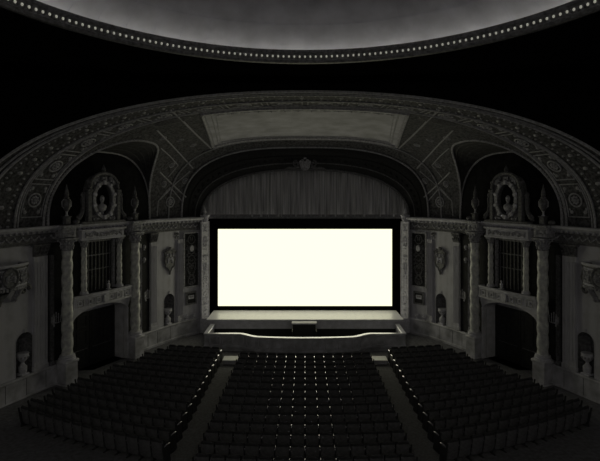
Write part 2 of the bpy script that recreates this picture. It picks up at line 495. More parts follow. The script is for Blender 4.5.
# pale middle panel with its frame
def panelx(Y): return 5.30+(Y-24.6)*(6.15-5.30)/7.5
pr = []
for i in range(40):
    Y = 24.72+i*(32.05-24.72)/39; a, b, n = vpar(Y); r = []
    for j in range(61):
        x = -panelx(Y)+2*panelx(Y)*j/60
        z = b*(1-(abs(x)/a)**n)**(1/n)
        P = Vector((x, Y, H-1.65+z)); r.append(tuple(P+vnorm(P)*(.05 if 0 < j < 60 and 0 < i < 39 else 0)))
    pr.append(r)
mb = MB(); mb.grid(pr); pan = mb.obj('ceiling_panel', 'vault panel', vault)
def pfoot(x, Y, off=.05):
    a, b, n = vpar(Y); P = Vector((x, Y, H-1.65+b*(1-(abs(x)/a)**n)**(1/n))); return P+vnorm(P)*off
for x_in, rr in ((0.0, .12), (0.42, .05), (0.62, .035)):
    loop = [pfoot(-panelx(24.72)+x_in+(2*panelx(24.72)-2*x_in)*t/40, 24.72+x_in) for t in range(41)]
    loop += [pfoot(panelx(24.72+7.3*t/20)-x_in, 24.72+x_in+(7.33-2*x_in)*t/20) for t in range(1, 20)]
    loop += [pfoot(panelx(32.05)-x_in-(2*panelx(32.05)-2*x_in)*t/40, 32.05-x_in) for t in range(41)]
    loop += [pfoot(-panelx(32.05-7.3*t/20)+x_in, 32.05-x_in-(7.33-2*x_in)*t/20) for t in range(1, 20)]
    mb = MB(); mb.tube(loop, rr, 6, closed=True); mb.obj('panel_moulding', 'vault rib', pan)
mb = MB()       # brackets along the front of the panel
for i in range(15):
    x = -4.9+9.8*i/14
    P = pfoot(x, 25.02, .06); mb.m = onv(P)
    mb.ell((0,0,0), (.18,.12,.09), 6, 2, True)
    if i < 14:
        mb.m = onv(pfoot(x+.35, 25.02, .05)); mb.tube(spiral(0,0,.03,.13,1.2,0,8,0), .025, 4)
mb.m = Matrix.Identity(4); mb.obj('bracket_ornament', 'vault rib', pan)['kind'] = 'stuff'
# tall shadow step behind the panel
for y_, r_ in ((32.45, .05), (YV, .06)):
    mb = MB(); mb.tube([varc(y_, i/100)+Vector((0, -.05, -.02)) for i in range(101)], r_, 6); mb.obj('arch_moulding', 'vault rib', vault)
# lattice ribs between the side vaults and the middle panel (pixel routes cast on to the vault surface)
def route(pts, n=10):
    out = []
    for (x0, y0), (x1, y1) in zip(pts, pts[1:]):
        for i in range(n): out.append(ray_vault(x0+(x1-x0)*i/n, y0+(y1-y0)*i/n))
    out.append(ray_vault(*pts[-1])); return out
ribs = [([(157,130),(170,143),(183,157),(193,168)], .05), ([(183,121),(197,135),(211,148)], .06), ([(170,109),(183,121)], .05),
        ([(160,172),(172,184),(186,197)], .05), ([(190,171),(176,183),(160,199)], .05),
        ([(157,216),(158,201),(170,187),(182,201),(181,216)], .04), ([(161,148),(170,156),(178,165),(168,177)], .035)]
for pts, r in ribs:
    P = route(pts)
    for sgn in (-1, 1):
        mb = MB(); mb.tube([Vector((p.x*(-sgn), p.y, p.z))+Vector((0,-.01,-.01)) for p in P], r, 6); mb.obj('lattice_rib', 'vault rib', vault)
for px, py, big in ((170,202,1), (185,181,0), (172,165,0), (164,184,0), (163,138,0), (180,140,0), (193,145,0), (168,116,0), (190,196,0)):
    P = ray_vault(px, py)
    for sgn in (-1, 1):
        Q = Vector((P.x*(-sgn), P.y, P.z))
        if not in_tunnel(Q) and Q.y < YV-.05: place('rosette', ros_big if big else ros_small, vault, M=onv(Q))
# dark oval vents in the vault
for px, py, a_, b_ in ((172,121,.42,1.0), (193,156,.40,.62)):
    P = ray_vault(px, py)
    for sgn, nm in SIDES:
        Q = Vector((P.x*(-sgn), P.y, P.z))
        g = thing('oval_vent', '', 'vent', Q, 0, None)
        g['label'] = ('larger' if b_ > .7 else 'smaller')+' dark oval air vent in the vault, '+('upper' if b_ > .7 else 'lower')+' '+nm+' of the pale panel'
        M = onv(Q); M.translation = Vector((0, 0, 0)); base = Vector((0,0,0))
        mb = MB(); mb.m = M; mb.tube([(a_*math.cos(2*PI*k/24), b_*math.sin(2*PI*k/24), .0) for k in range(24)], .05, 6, closed=True); mb.obj('frame', 'carved dark', g)
        mb = MB(); mb.m = M; mb.add([(a_*math.cos(2*PI*k/24), b_*math.sin(2*PI*k/24), .03) for k in range(24)]+[(a_*math.cos(2*PI*k/24), b_*math.sin(2*PI*k/24), -.02) for k in range(24)], [tuple(range(24)), tuple(range(47,23,-1))]+[(k,(k+1)%24,24+(k+1)%24,24+k) for k in range(24)]); mb.obj('backing', 'black wood', g)
        mb = MB(); mb.m = M
        for k in range(-4, 5):
            x = k*a_/5; h_ = b_*math.sqrt(1-(x/a_)**2); mb.box((x, 0, .045), (.03, 2*h_*.95, .02))
        mb.obj('louvre', 'carved dark', g)
# the side vaults
for sgn, nm in SIDES:
    rows = []
    for f in range(9):
        rows.append([(lambda p: (p.x*(-sgn), p.y, p.z))(tpoint(PI*i/80, gk[i]*f/8)) for i in range(81)])
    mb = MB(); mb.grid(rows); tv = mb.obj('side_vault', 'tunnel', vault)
    for f, r in ((.03, .06), (.3, .02), (.5, .02), (.7, .02), (.85, .03)):
        mb = MB(); mb.tube([(lambda p: (p.x*(-sgn), p.y, p.z-.01))(tpoint(PI*i/80, gk[i]*f)) for i in range(0, 81, 2)], r, 5); mb.obj('vault_line', 'tunnel' if f > .1 else 'vault rib', tv)
    mb = MB(); mb.tube([(p.x*(-sgn), p.y, p.z) for p in groin], .07, 6); mb.obj('groin_rib', 'vault rib', vault)
    mb = MB()
    L = 0
    for i in range(80):
        a, b = groin[i], groin[i+1]; n_ = max(1, round((b-a).length/.16))
        for t in range(n_):
            p = a.lerp(b, t/n_)+Vector((0, -.10, 0)); mb.ell((p.x*(-sgn), p.y, p.z), (.045,.045,.045), 5, 3)
    o = mb.obj('groin_bead', 'vault rib', vault); o['kind'] = 'stuff'
# fascia over the front arch, from the arch up to the dark ceiling
sec = vsec(20.5, 120); mb = MB()
mb.grid([[tuple(p) for p in sec], [(p.x*1.0, 20.5, ZCE+.02) for p in sec]])
mb.add([(-17.1,20.5,0),(-vpar(20.5)[0],20.5,0),(-vpar(20.5)[0],20.5,ZCE+.02),(-17.1,20.5,ZCE+.02)], [(0,1,2,3)])
mb.add([(17.1,20.5,0),(vpar(20.5)[0],20.5,0),(vpar(20.5)[0],20.5,ZCE+.02),(17.1,20.5,ZCE+.02)], [(3,2,1,0)])
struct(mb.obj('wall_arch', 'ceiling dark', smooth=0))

# ------------------------------------------------------------------ side walls
NW, NSP, NZ0 = 0.94, 2.72, 1.12      # niche width, springing, sill
def wall_face(mb, side, g, s0, s1, z0, z1, op=None):
    """flat wall between s0,s1; op = (centre, width, sill, springing, rise): opening left open"""
    P = lambda s, z: tuple(W(side, g, s, 0, z))
    if not op:
        mb.add([P(s0,z0),P(s1,z0),P(s1,z1),P(s0,z1)], [(0,1,2,3)]); return
    c, w_, zb, zs, rise = op; a, b = c-w_/2, c+w_/2; n = 16
    mb.add([P(s0,z0),P(a,z0),P(a,z1),P(s0,z1)], [(0,1,2,3)])
    mb.add([P(b,z0),P(s1,z0),P(s1,z1),P(b,z1)], [(0,1,2,3)])
    if zb > z0: mb.add([P(a,z0),P(b,z0),P(b,zb),P(a,zb)], [(0,1,2,3)])
    lo = [P(c-w_/2*math.cos(PI*i/n), zs+rise*math.sin(PI*i/n)) for i in range(n+1)]
    hi = [P(c-w_/2*math.cos(PI*i/n), z1) for i in range(n+1)]
    mb.grid([lo, hi])
def recess(mb, side, g, op, depth, back=True, rnd=False):
    c, w_, zb, zs, rise = op; n = 16
    out = [(c-w_/2, zb)]+[(c-w_/2*math.cos(PI*i/n), zs+rise*math.sin(PI*i/n)) for i in range(n+1)]+[(c+w_/2, zb)]
    if rnd:
        rows = []
        for k in range(9):
            t = PI/2*k/8; q = math.cos(t); dd = depth*math.sin(t)
            rows.append([tuple(W(side, g, c+(s-c)*max(q, .02), -dd, z if z < zs else zs+(z-zs)*max(q, .02))) for s, z in out])
        mb.grid(rows)
        mb.add([tuple(W(side, g, c-w_/2*math.cos(PI*i/n), -depth*math.sin(PI*i/n), zb)) for i in range(n+1)], [tuple(range(n+1))])
    else:
        mb.grid([[tuple(W(side, g, s, 0, z)) for s, z in out], [tuple(W(side, g, s, -depth, z)) for s, z in out]])
        if back: mb.add([tuple(W(side, g, s, -depth, z)) for s, z in out], [tuple(range(len(out)))])
        mb.add([tuple(W(side, g, c-w_/2, 0, zb)), tuple(W(side, g, c+w_/2, 0, zb)), tuple(W(side, g, c+w_/2, -depth, zb)), tuple(W(side, g, c-w_/2, -depth, zb))], [(0,1,2,3)])
def wsweep(mb, side, prof, start=1, n_close=False, stop=5, s_from=None):
    """moulding of profile (n, z) swept along the wall path with mitred corners"""
    pts = [Vector(p) for p in PATH[start:stop+1]]
    offs = []
    for i, p in enumerate(pts):
        ds = []
        if i > 0: ds.append((p-pts[i-1]).normalized())
        if i < len(pts)-1: ds.append((pts[i+1]-p).normalized())
        ns = [Vector((d.y, -d.x)) for d in ds]
        if len(ns) == 2:
            m = (ns[0]+ns[1]).normalized(); m = m/max(.3, m.dot(ns[0]))
        else: m = ns[0]
        offs.append(m)
    rows = []
    for n_, z in prof: rows.append([((p+o*n_).x*(-side), (p+o*n_).y, z) for p, o in zip(pts, offs)])
    mb.grid(rows)
sNA = s_at('A', 24.5); sNC = s_at('C', 169)
LA, LB, LC, LD = [seginfo(g)[3] for g in 'ABCD']
DOOR = (3.15, 3.75, 0.0, 3.0, 0.68)
def capital(mb, r, h, c=(0,0,0), square=False, half=False):
    x0, y0, z0 = c
    mb.lathe([(r*.95,0),(r*1.1,.04*h),(r*.9,.1*h),(r*.95,.55*h),(r*1.3,.86*h)], 12 if not square else 4, (x0,y0,z0), 1, 1)
    mb.box((x0,y0,z0+h*.93), (r*3.0, r*3.0, h*.14), .02)
    for tier, (zz, rr, nn_) in enumerate(((.12, 1.0, 8), (.42, 1.08, 8))):
        for k in range(nn_):
            a = 2*PI*(k+.5*tier)/nn_; ca, sa = math.cos(a), math.sin(a)
            pts = [(x0+ca*r*q, y0+sa*r*q, z0+h*z) for q, z in ((rr, zz), (rr*1.06, zz+.2), (rr*1.3, zz+.32), (rr*1.38, zz+.26))]
            mb.tube(pts, [r*.2, r*.22, r*.16, r*.06], 5)
    for sx in (-1, 1):
        for sy in (-1, 1):
            mb.ell((x0+sx*r*1.15, y0+sy*r*1.15, z0+h*.78), (r*.26, r*.26, h*.12), 6, 3)
def carving(mb, x0, x1, z0, z1, y, seed, size=.08, dens=1.0):
    """mirror-symmetric carved foliage: scrolls and leaf bosses standing out of the plane y"""
    rnd = random.Random(seed); cx = (x0+x1)/2; hw = (x1-x0)/2
    n = int(dens*(x1-x0)*(z1-z0)/(size*size*5))
    for i in range(max(3, n)):
        x = rnd.uniform(0, hw-size*.5); z = rnd.uniform(z0+size, z1-size)
        s_ = size*rnd.uniform(.6, 1.15)
        for sg in (-1, 1):
            if i % 3 == 0: mb.tube(spiral(cx+sg*x, z, s_*.2, s_*.95, 1.1, i*.9, 8, y-.02, sg), s_*.22, 4)
            else: mb.ell((cx+sg*x, y, z), (s_*.55, s_*.5, s_*.8 if i % 2 else s_*.45), 6, 3)
urn_prof = [(.20,0),(.20,.08),(.15,.11),(.19,.16),(.20,.40),(.13,.47),(.09,.53),(.07,.60),(.11,.66),(.17,.70),(.24,.82),(.27,.94),(.25,.97),(.29,1.02),(.27,1.06),(.12,1.04)]
def make_twisted(name, side, g, s, n, zb, zt, r, label, grp, pitch, ped=True, pr=.5):
    P = W(side, g, s, n, 0.0); rz = WR(side, g)
    t = thing(name, label, 'column', (P.x, P.y, 0.0 if ped else zb), rz, grp); o = 0 if ped else -zb
    z0 = zb
    if ped:
        mb = MB(); mb.box((0,0,.06), (pr*2+.1, pr*2+.1, .12), .02); mb.box((0,0,(zb-.1)/2+.06), (pr*2, pr*2, zb-.24), .02); mb.box((0,0,zb-.08), (pr*2+.12, pr*2+.12, .16), .04); mb.obj('pedestal', 'marble', t)
    hc = r*2.3
    mb = MB(); mb.lathe([(r*1.45,0),(r*1.45,r*.3),(r*1.2,r*.4),(r*1.35,r*.55),(r*1.3,r*.75),(r*1.05,r*.9)], 20, (0,0,z0+o)); mb.obj('base', 'stone', t)
    zs, ze = z0+r*.85, zt-hc; rows = []; seg = 16; N_ = int((ze-zs)/pitch*14)
    mb = MB()
    for i in range(N_+1):
        z = zs+(ze-zs)*i/N_; a = 2*PI*(z-zs)/pitch; rr = r*(1-.1*i/N_)
        row = []
        for k in range(seg+1):
            b = 2*PI*k/seg; q = rr*(.80+.25*abs(math.cos(b+a*side/2))**.6)
            row.append((q*math.cos(b), q*math.sin(b), z+o))
        rows.append(row)
    mb.grid(rows); mb.obj('twisted_shaft', 'twisted marble', t)
    mb = MB(); capital(mb, r*.9, hc, (0,0,ze+o)); mb.obj('capital', 'carved', t)
    return t
def words(i): return ['nearest', 'second', 'third', 'fourth', 'fifth', 'sixth', 'seventh', 'eighth', 'ninth', 'tenth', 'eleventh', 'twelfth', 'thirteenth', 'fourteenth', 'fifteenth', 'sixteenth', 'seventeenth', 'eighteenth'][i]
ti = 0
for side, nm in SIDES:
    opA = (sNA, NW, NZ0, NSP, NW/2); opC = (sNC, NW, NZ0, NSP, NW/2)
    mb = MB()
    wall_face(mb, side, 'R', 0, seginfo('R')[3], 0, ZCE)
    sA = LA*(20.5-15.6)/(24.5-15.6)
    wall_face(mb, side, 'A', 0, LA, 0, ZC+.02, opA)
    mb.add([tuple(W(side,'A',0,0,ZC)), tuple(W(side,'A',sA,0,ZC)), tuple(W(side,'A',sA,0,ZCE+.02)), tuple(W(side,'A',0,0,ZCE+.02))], [(0,1,2,3)])
    wall_face(mb, side, 'C', 0, LC, 0, ZC+.1, opC)
    wall_face(mb, side, 'D', 0, LD, 0, ZC+.1)
    wall = struct(mb.obj('wall_'+nm, 'wall plaster', smooth=0))
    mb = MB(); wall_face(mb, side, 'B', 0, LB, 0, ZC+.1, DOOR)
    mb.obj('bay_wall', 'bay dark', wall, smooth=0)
    mb = MB(); recess(mb, side, 'B', DOOR, .8); mb.obj('door_recess', 'stone', wall, smooth=0)
    mb = MB(); n = 24
    mb.add([tuple(Vector(((lambda p: p.x*(-side))(tpoint(PI*i/40, 0)), tpoint(PI*i/40, 0).y, tpoint(PI*i/40, 0).z))) for i in range(41)], [tuple(range(41))])
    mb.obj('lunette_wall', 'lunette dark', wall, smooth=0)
    for g, op in (('A', opA), ('C', opC)):
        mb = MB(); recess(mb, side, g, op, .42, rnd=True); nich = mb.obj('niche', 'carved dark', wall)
        rz = WR(side, g); P = W(side, g, op[0], 0, 0)
        mb = MB(); w2 = NW/2
        arc = lambda ww: [(-ww, NZ0)]+[(-ww*math.cos(PI*i/20), NSP+ww*math.sin(PI*i/20)) for i in range(21)]+[(ww, NZ0)]
        a1, a2 = arc(w2+.035), arc(w2-.0)
        mb.grid([[(x, -.00, z) for x, z in a1], [(x, -.015, z) for x, z in a1], [(x, -.015, z) for x, z in a2], [(x, .03, z) for x, z in a2]])
        mb.box((0, -.03, NSP+w2+.08), (.12, .06, .18), .02)
        mb.obj('niche_frame', 'wall plaster', nich, loc=P, rz=rz)
        u = thing('stone_urn', 'pale stone urn in the %s wall niche %s' % (nm, 'nearest the camera' if g == 'A' else 'beside the stage'), 'urn', (*W(side, g, op[0], -.12, 0).xy, NZ0), rz, 'urns in the wall niches')
        mb = MB(); mb.lathe(urn_prof[:6], 16); mb.box((0,0,.04), (.42,.42,.08), .01); mb.obj('plinth', 'pale stone', u)
        mb = MB(); mb.lathe(urn_prof[5:], 16); mb.obj('bowl', 'pale stone', u)
        mb = MB()
        for k in range(10):
            a = 2*PI*k/10; mb.ell((.25*math.cos(a), .25*math.sin(a), .86), (.05,.05,.07), 6, 3)
        mb.obj('garland', 'carved', u)
    # marble dado
    mb = MB(); wsweep(mb, side, [(.0, 1.12), (.16, 1.12), (.18, 1.08), (.18, 1.02), (.13, .98), (.13, .12), (.18, .08), (.18, 0)], start=2, stop=5) if False else None
    dado = [(0, 1.12), (.17, 1.12), (.19, 1.07), (.19, 1.02), (.13, .97), (.13, .16), (.18, .12), (.18, 0)]
    def dsweep(g, s0, s1, parent=None, name=None):
        mb = MB(); mb.grid([[tuple(W(side, g, s, n_, z)) for s in (s0, s1)] for n_, z in dado])
        for s in (s0, s1): mb.add([tuple(W(side, g, s, n_, z)) for n_, z in dado]+[tuple(W(side, g, s, 0, 0))], [tuple(range(len(dado)+1))])
        return mb
    base = struct(dsweep('A', 0, LA+.1).obj('baseboard_'+nm, 'marble', smooth=0))
    for g, s0, s1 in (('B', -.05, 1.05), ('B', 5.25, LB+.05), ('C', -.05, LC+.02), ('D', -.02, LD)):
        dsweep(g, s0, s1).obj('dado_block', 'marble', base, smooth=0)
    mb = MB()
    for g, L_ in (('A', LA), ('B', LB), ('C', LC)):
        s = .5 if g != 'B' else 5.8
        while s < L_:
            P = W(side, g, s, .135, .56); mb.box(P, (.012, .012, .82), rz=WR(side, g)); s += 1.1
    mb.obj('dado_joint', 'bay dark', base, smooth=0)
    # cornice and frieze
    mb = MB(); wsweep(mb, side, [(0, 8.28), (.46, 8.28), (.48, 8.24), (.48, 8.18), (.40, 8.12), (.30, 8.06), (.22, 8.0), (.14, 7.97), (.12, 7.92), (.02, 7.92)], start=1, stop=5)
    ti += 1; corn = struct(mb.obj('trim_%d' % ti, 'stone', smooth=30))
    mb = MB(); wsweep(mb, side, [(.02, 7.92), (.05, 7.90), (.05, 7.48), (.10, 7.46), (.10, 7.40), (.0, 7.38)], start=1, stop=5); mb.obj('frieze', 'carved dark', corn, smooth=30)
    den = MB(); den.box((0, -.15, 0), (.11, .3, .13), .02); denm = den.mesh('modillion', 'carved')
    swg = MB(); swg.tube([(-.17+.34*i/8, -.08, .08-.13*math.sin(PI*i/8)) for i in range(9)], [.02,.03,.045,.055,.06,.055,.045,.03,.02], 6); swg.ell((-.19,-.08,.1), (.05,.05,.07), 6, 4); swgm = swg.mesh('swag', 'carved')
    for g, a, L_ in (('A', 3.6, LA), ('B', .1, LB), ('C', .1, LC), ('D', .1, LD)):
        s = a; i = 0
        while s < L_-.08:
            P = W(side, g, s, .05, 8.0); place('modillion', denm, corn, P, WR(side, g))
            s += .30
        s = a+.25
        while s < L_-.1:
            P = W(side, g, s, .0, 7.66); place('swag', swgm, corn, P, WR(side, g)); s += .44
    # pilasters (fluted) with capitals
    def pilaster(g, s, w_, zt=7.4, zb=1.12, m='wall plaster', cap=True, dep=.14):
        P = W(side, g, s, 0, 0); rz = WR(side, g)
        mb = MB(); hcap = .62
        mb.box((0,-dep/2,(zb+zt-hcap)/2), (w_, dep, zt-hcap-zb), .0)
        nf = 5
        for k in range(nf):
            x = -w_/2+w_*(k+.5)/nf; mb.box((x, -dep-.015, (zb+zt-hcap)/2+.1), (w_/nf*.55, .04, zt-hcap-zb-.7), .012)
        mb.box((0,-dep/2-.02,zb+.12), (w_+.1, dep+.04, .24), .03)
        p = mb.obj('pilaster', m, wall, loc=P, rz=rz, smooth=30)
        if cap:
            mb = MB(); mb.box((0,-dep/2,zt-hcap/2), (w_*.95, dep, hcap)); mb.box((0,-dep/2-.05,zt-.05), (w_+.2, dep+.14, .1), .02)
            for tr in (0, 1):
                for k in range(4):
                    x = -w_/2+w_*(k+.5*(1+tr)-.25)/3.6; z = zt-hcap+.06+tr*.22
                    mb.tube([(x,-dep,z),(x,-dep-.04,z+.14),(x,-dep-.11,z+.2),(x,-dep-.12,z+.16)], [.05,.055,.04,.015], 5)
            for sx in (-1, 1): mb.tube(spiral(sx*w_*.45, zt-.16, .02, .09, 1.2, 0, 10, -dep-.06, sx), .03, 5)
            mb.obj('capital', 'carved dark', p, loc=(0,0,0))
        return p
    pilaster('A', s_at('A', 40.5, .1), .78)
    pilaster('C', s_at('C', 153.5, .1), .50)
    pilaster('C', LC-.13, .22, cap=False)
    pilaster('D', .13, .2, cap=False)
    pilaster('B', .16, .16, m='carved dark', cap=False, dep=.2); pilaster('B', LB-.9, .14, m='carved', cap=False, dep=.1)
    # corner brackets under the frieze by the pilasters of the stage pier
    P = W(side, 'C', LC-.3, .05, 7.1); mb = MB(); carving(mb, -.22, .22, -.3, .25, 0, 5, .09, 2); mb.obj('corner_bracket', 'carved dark', wall, loc=P, rz=WR(side, 'C'))
    # moulded field frame of the outer pier wall
    # cartouche over the stage-side niche
    P = W(side, 'C', sNC, .0, 5.45)
    sh = thing('shield_cartouche', 'dark carved shield above the %s niche beside the stage' % nm, 'wall ornament', P, WR(side, 'C'))
    mb = MB(); out = [(x*1.3, z) for x, z in [(-.36,.52),(-.28,.3),(-.32,0),(-.24,-.38),(-.1,-.5),(0,-.74),(.1,-.5),(.24,-.38),(.32,0),(.28,.3),(.36,.52),(.14,.60),(0,.72),(-.14,.60)]]; mb.prism([(x, z) for x, z in out], -.12, 0); mb.obj('shield', 'carved dark', sh)
    mb = MB(); mb.tube([(x*1.12, -.10, z*1.08) for x, z in out], .06, 6, closed=True)
    mb.tube(spiral(-.3,.62,.03,.14,1.3,0,12,-.12), .04, 5); mb.tube(spiral(.3,.62,.03,.14,1.3,0,12,-.12,-1), .04, 5); mb.ell((0,-.1,.78), (.16,.09,.13), 8, 5); mb.ell((0,-.08,-.85), (.08,.07,.14), 8, 5); mb.obj('scroll_frame', 'carved dark', sh)
    mb = MB(); carving(mb, -.34, .34, -.35, .5, -.13, 11, .12, 1.8); mb.obj('charge', 'stone', sh)
    # organ screen panel and notice frame on the splay beside the stage
    P = W(side, 'D', LD*.53, .02, 0)
    op = thing('organ_grille', 'tall dark carved organ grille beside the %s edge of the stage opening' % nm, 'grille', (P.x, P.y, 3.35), WR(side, 'D'))
    wd = 1.18
    mb = MB(); mb.box((0,-.03,1.95), (wd, .06, 3.85)); mb.obj('backing', 'bay dark', op, smooth=0)
    mb = MB(); mb.ring([(-wd/2-.04,0),(wd/2+.04,0),(wd/2+.04,3.9),(-wd/2-.04,3.9)], [(-wd/2+.06,.1),(wd/2-.06,.1),(wd/2-.06,3.8),(-wd/2+.06,3.8)], -.12, 0); mb.obj('frame', 'carved', op, smooth=0)
    mb = MB()
    for k in range(5):
        zc = .5+k*.72
        mb.tube([(.28*math.cos(2*PI*i/12), -.09, zc+.32*math.sin(2*PI*i/12)) for i in range(12)], .03, 5, closed=True)
    carving(mb, -.42, .42, .15, 3.75, -.07, 21, .11, 1.1); mb.obj('tracery', 'carved dark', op)
    mb = MB(); mb.prism(ellipse(0, 2.75, .16, .22, 10), -.18, -.06); mb.obj('emblem', 'gilt', op)
    fr = thing('framed_notice', 'small pale framed notice below the %s organ grille' % nm, 'sign', (P.x, P.y, 2.15), WR(side, 'D'))
    mb = MB(); mb.ring([(-.42,0),(.42,0),(.42,.9),(-.42,.9)], [(-.32,.1),(.32,.1),(.32,.8),(-.32,.8)], -.10, 0); mb.obj('frame', 'carved dark', fr, smooth=0)
    mb = MB(); mb.box((0,-.03,.45), (.66,.05,.72)); mb.obj('board', 'bay dark', fr, smooth=0)
    mb = MB(); mb.box((0,-.065,.52), (.44,.02,.26)); mb.obj('card', 'pale stone', fr, smooth=0)
    mb = MB(); mb.box((0,-.078,.52), (.30,.01,.03)); mb.box((0,-.078,.58), (.36,.01,.03)); mb.obj('printed_line', 'bay dark', fr, smooth=0)
    # little jardinieres on the dado by the stage
    for k, (sq_, sz) in enumerate(((.42, 1.0), (1.05, .8))):
        P = W(side, 'D', sq_, .12, 1.13)
        j = thing('flower_bowl', '%s bowl of flowers on the %s dado by the stage' % (('larger pale', 'smaller')[k], nm), 'bowl', P, WR(side, 'D'))
        mb = MB(); mb.lathe([(.06*sz,0),(.08*sz,.03),(.05*sz,.08),(.15*sz,.16),(.19*sz,.26),(.17*sz,.26)], 12); mb.obj('bowl', 'pale stone', j)
        mb = MB(); rr = random.Random(3+k)
        for q in range(14): mb.ell((rr.uniform(-.15,.15)*sz, rr.uniform(-.1,.1)*sz, .28*sz+rr.uniform(0,.12)), (.05,.05,.045), 6, 3)
        mb.obj('flowers', 'stone', j)
    # ---------------- box bay: columns, entablature, grille window, parapet, doorway
    make_twisted('twisted_column', side, 'B', .80, .46, 1.3, 7.62, .29, 'large twisted marble column on the near side of the %s exit' % nm, 'large twisted columns', .80, True, .36)
    make_twisted('twisted_column', side, 'B', 5.50, .46, 1.3, 7.62, .29, 'large twisted marble column on the stage side of the %s exit' % nm, 'large twisted columns', .80, True, .36)
    for s in (.80, 5.50):
        P = W(side, 'B', s, 0, 0); mb = MB(); mb.box((0,-.33,7.9), (.82,.66,.5), .03); mb.box((0,-.42,8.22), (1.0,.86,.14), .03); carving(mb, -.36, .36, 7.68, 8.1, -.67, 9, .09, 2); mb.obj('impost_block', 'carved', corn, loc=P, rz=WR(side, 'B'))
    make_twisted('small_twisted_column', side, 'B', 1.93, .34, 4.48, 7.36, .16, 'small twisted column on the near side of the %s box window' % nm, 'small twisted columns', .42, False)
    make_twisted('small_twisted_column', side, 'B', 4.37, .34, 4.48, 7.36, .16, 'small twisted column on the stage side of the %s box window' % nm, 'small twisted columns', .42, False)
    P = W(side, 'B', 3.15, 0, 0); rz = WR(side, 'B')
    mb = MB(); mb.box((0,-.26,7.42), (3.1,.52,.10), .02); mb.box((0,-.24,7.66), (2.9,.48,.44)); mb.box((0,-.3,7.93), (3.1,.6,.10), .02); ent = mb.obj('entablature', 'stone', corn, loc=P, rz=rz)
    mb = MB(); carving(mb, -1.3, 1.3, 7.48, 7.86, -.50, 31, .10, 2.4); mb.obj('frieze_carving', 'carved', ent)
    wn = thing('box_window', 'tall dark latticed window above the %s exit, between small twisted columns' % nm, 'window', (P.x, P.y, 4.48), rz)
    mb = MB(); mb.box((0,-.02,1.4), (1.8,.04,2.8)); mb.obj('glass', 'black wood', wn, smooth=0)
    for x in (-.98, .98):
        mb = MB(); mb.box((x,-.1,1.44), (.10,.2,2.88)); mb.obj('jamb', 'carved', wn, smooth=0)
    mb = MB(); mb.box((0,-.1,2.80), (2.0,.2,.1)); mb.box((0,-.07,2.0), (1.8,.08,.06)); mb.box((0,-.07,1.2), (1.8,.08,.05)); mb.obj('transom', 'carved dark', wn, smooth=0)
    for k in range(7):
        mb = MB(); mb.box((-.75+k*.25,-.07,1.4), (.035,.06,2.75)); mb.obj('mullion', 'carved dark', wn, smooth=0)
    # parapet of the box
    bx = thing('box_parapet', 'carved box balcony parapet over the %s exit doorway' % nm, 'balcony', (P.x, P.y, 3.75), rz)
    mb = MB(); rows = []
    def bow(x): return -.52-.10*math.cos(x/2.0*PI/2)
    xs = [-2.0+4.0*i/20 for i in range(21)]
    mb.grid([[(x, bow(x)-o_, z) for x in xs] for o_, z in ((0,-.02),(0,.56),(.06,.60),(.06,.70),(-.14,.70),(-.14,.0),(0,-.02))]); mb.add([(-2,bow(-2),0),(-2,0,0),(-2,0,.7),(-2,bow(-2),.7),(2,bow(2),0),(2,0,0),(2,0,.7),(2,bow(2),.7)], [(0,1,2,3),(7,6,5,4)]); mb.grid([[(x, bow(x), 0) for x in xs], [(x, -.0, 0) for x in xs]])
    mb.obj('parapet', 'stone', bx)
    for k in range(6):
        x = -1.62+k*.65
        if k in (2, 3): x += (-.12 if k == 2 else .12)
        mb = MB(); mb.m = Matrix.Translation((x, bow(x)-.01, .3)); mb.ring([(-.22,-.2),(.22,-.2),(.22,.2),(-.22,.2)], [(-.17,-.15),(.17,-.15),(.17,.15),(-.17,.15)], -.03, .0)
        mb.ell((0,0,0), (.09,.05,.09), 8, 4); mb.obj('carved_panel', 'carved', bx, smooth=0)
    mb = MB(); mb.prism([(-.17,-.2),(0,-.27),(.17,-.2),(.19,.17),(0,.22),(-.19,.17)], bow(0)-.09, bow(0)); mb.m = Matrix.Identity(4); o = mb.obj('centre_shield', 'pale stone', bx); o.location = (0, 0, .32); o['label'] = 'pale shield'
    lp = thing('small_statuette', 'small pale statuette standing on the %s box parapet' % nm, 'statue', P+Vector((0,0,0)), rz)
    lp.location = W(side, 'B', 3.45, .50, 4.50)
    mb = MB(); mb.lathe([(.10,0),(.10,.04),(.06,.06),(.08,.12),(.085,.2),(.10,.28),(.04,.34),(.035,.36),(.055,.40),(.055,.44),(.03,.48)], 12, sy=.8); mb.obj('figure', 'pale stone', lp)
    mb = MB(); mb.box((0,0,.01), (.22,.22,.05)); mb.obj('stand', 'carved', lp)
    # door casing
    cs = thing('door_casing', 'heavy stone casing of the %s exit doorway' % nm, 'door frame', (P.x, P.y, 0), rz)
    for x in (-1.93, 1.93):
        mb = MB(); mb.box((x,-.15,1.55), (.11,.30,3.1), .02); mb.box((x,-.155,.5), (.12,.31,1.0), .02); mb.obj('jamb', 'stone', cs)
    mb = MB(); n = 20; lo = [(1.875*-math.cos(PI*i/n), 3.0+.66*math.sin(PI*i/n)) for i in range(n+1)]; hi = [(1.875*-math.cos(PI*i/n)*1.15, 3.76) for i in range(n+1)]
    mb.grid([[(x,-.3,z) for x, z in hi], [(x,-.3,z) for x, z in lo], [(x,0,z) for x, z in lo]]); mb.obj('arch_head', 'stone', cs)
    # the exit doors
    dr = thing('exit_doors', 'dark double exit doors in the %s wall between twisted columns' % nm, 'door', (*W(side, 'B', 3.15, -.74, 0).xy, 0), rz)
    dr['kind'] = 'structure'; dr.name = 'door_%d' % (1 if side < 0 else 2)
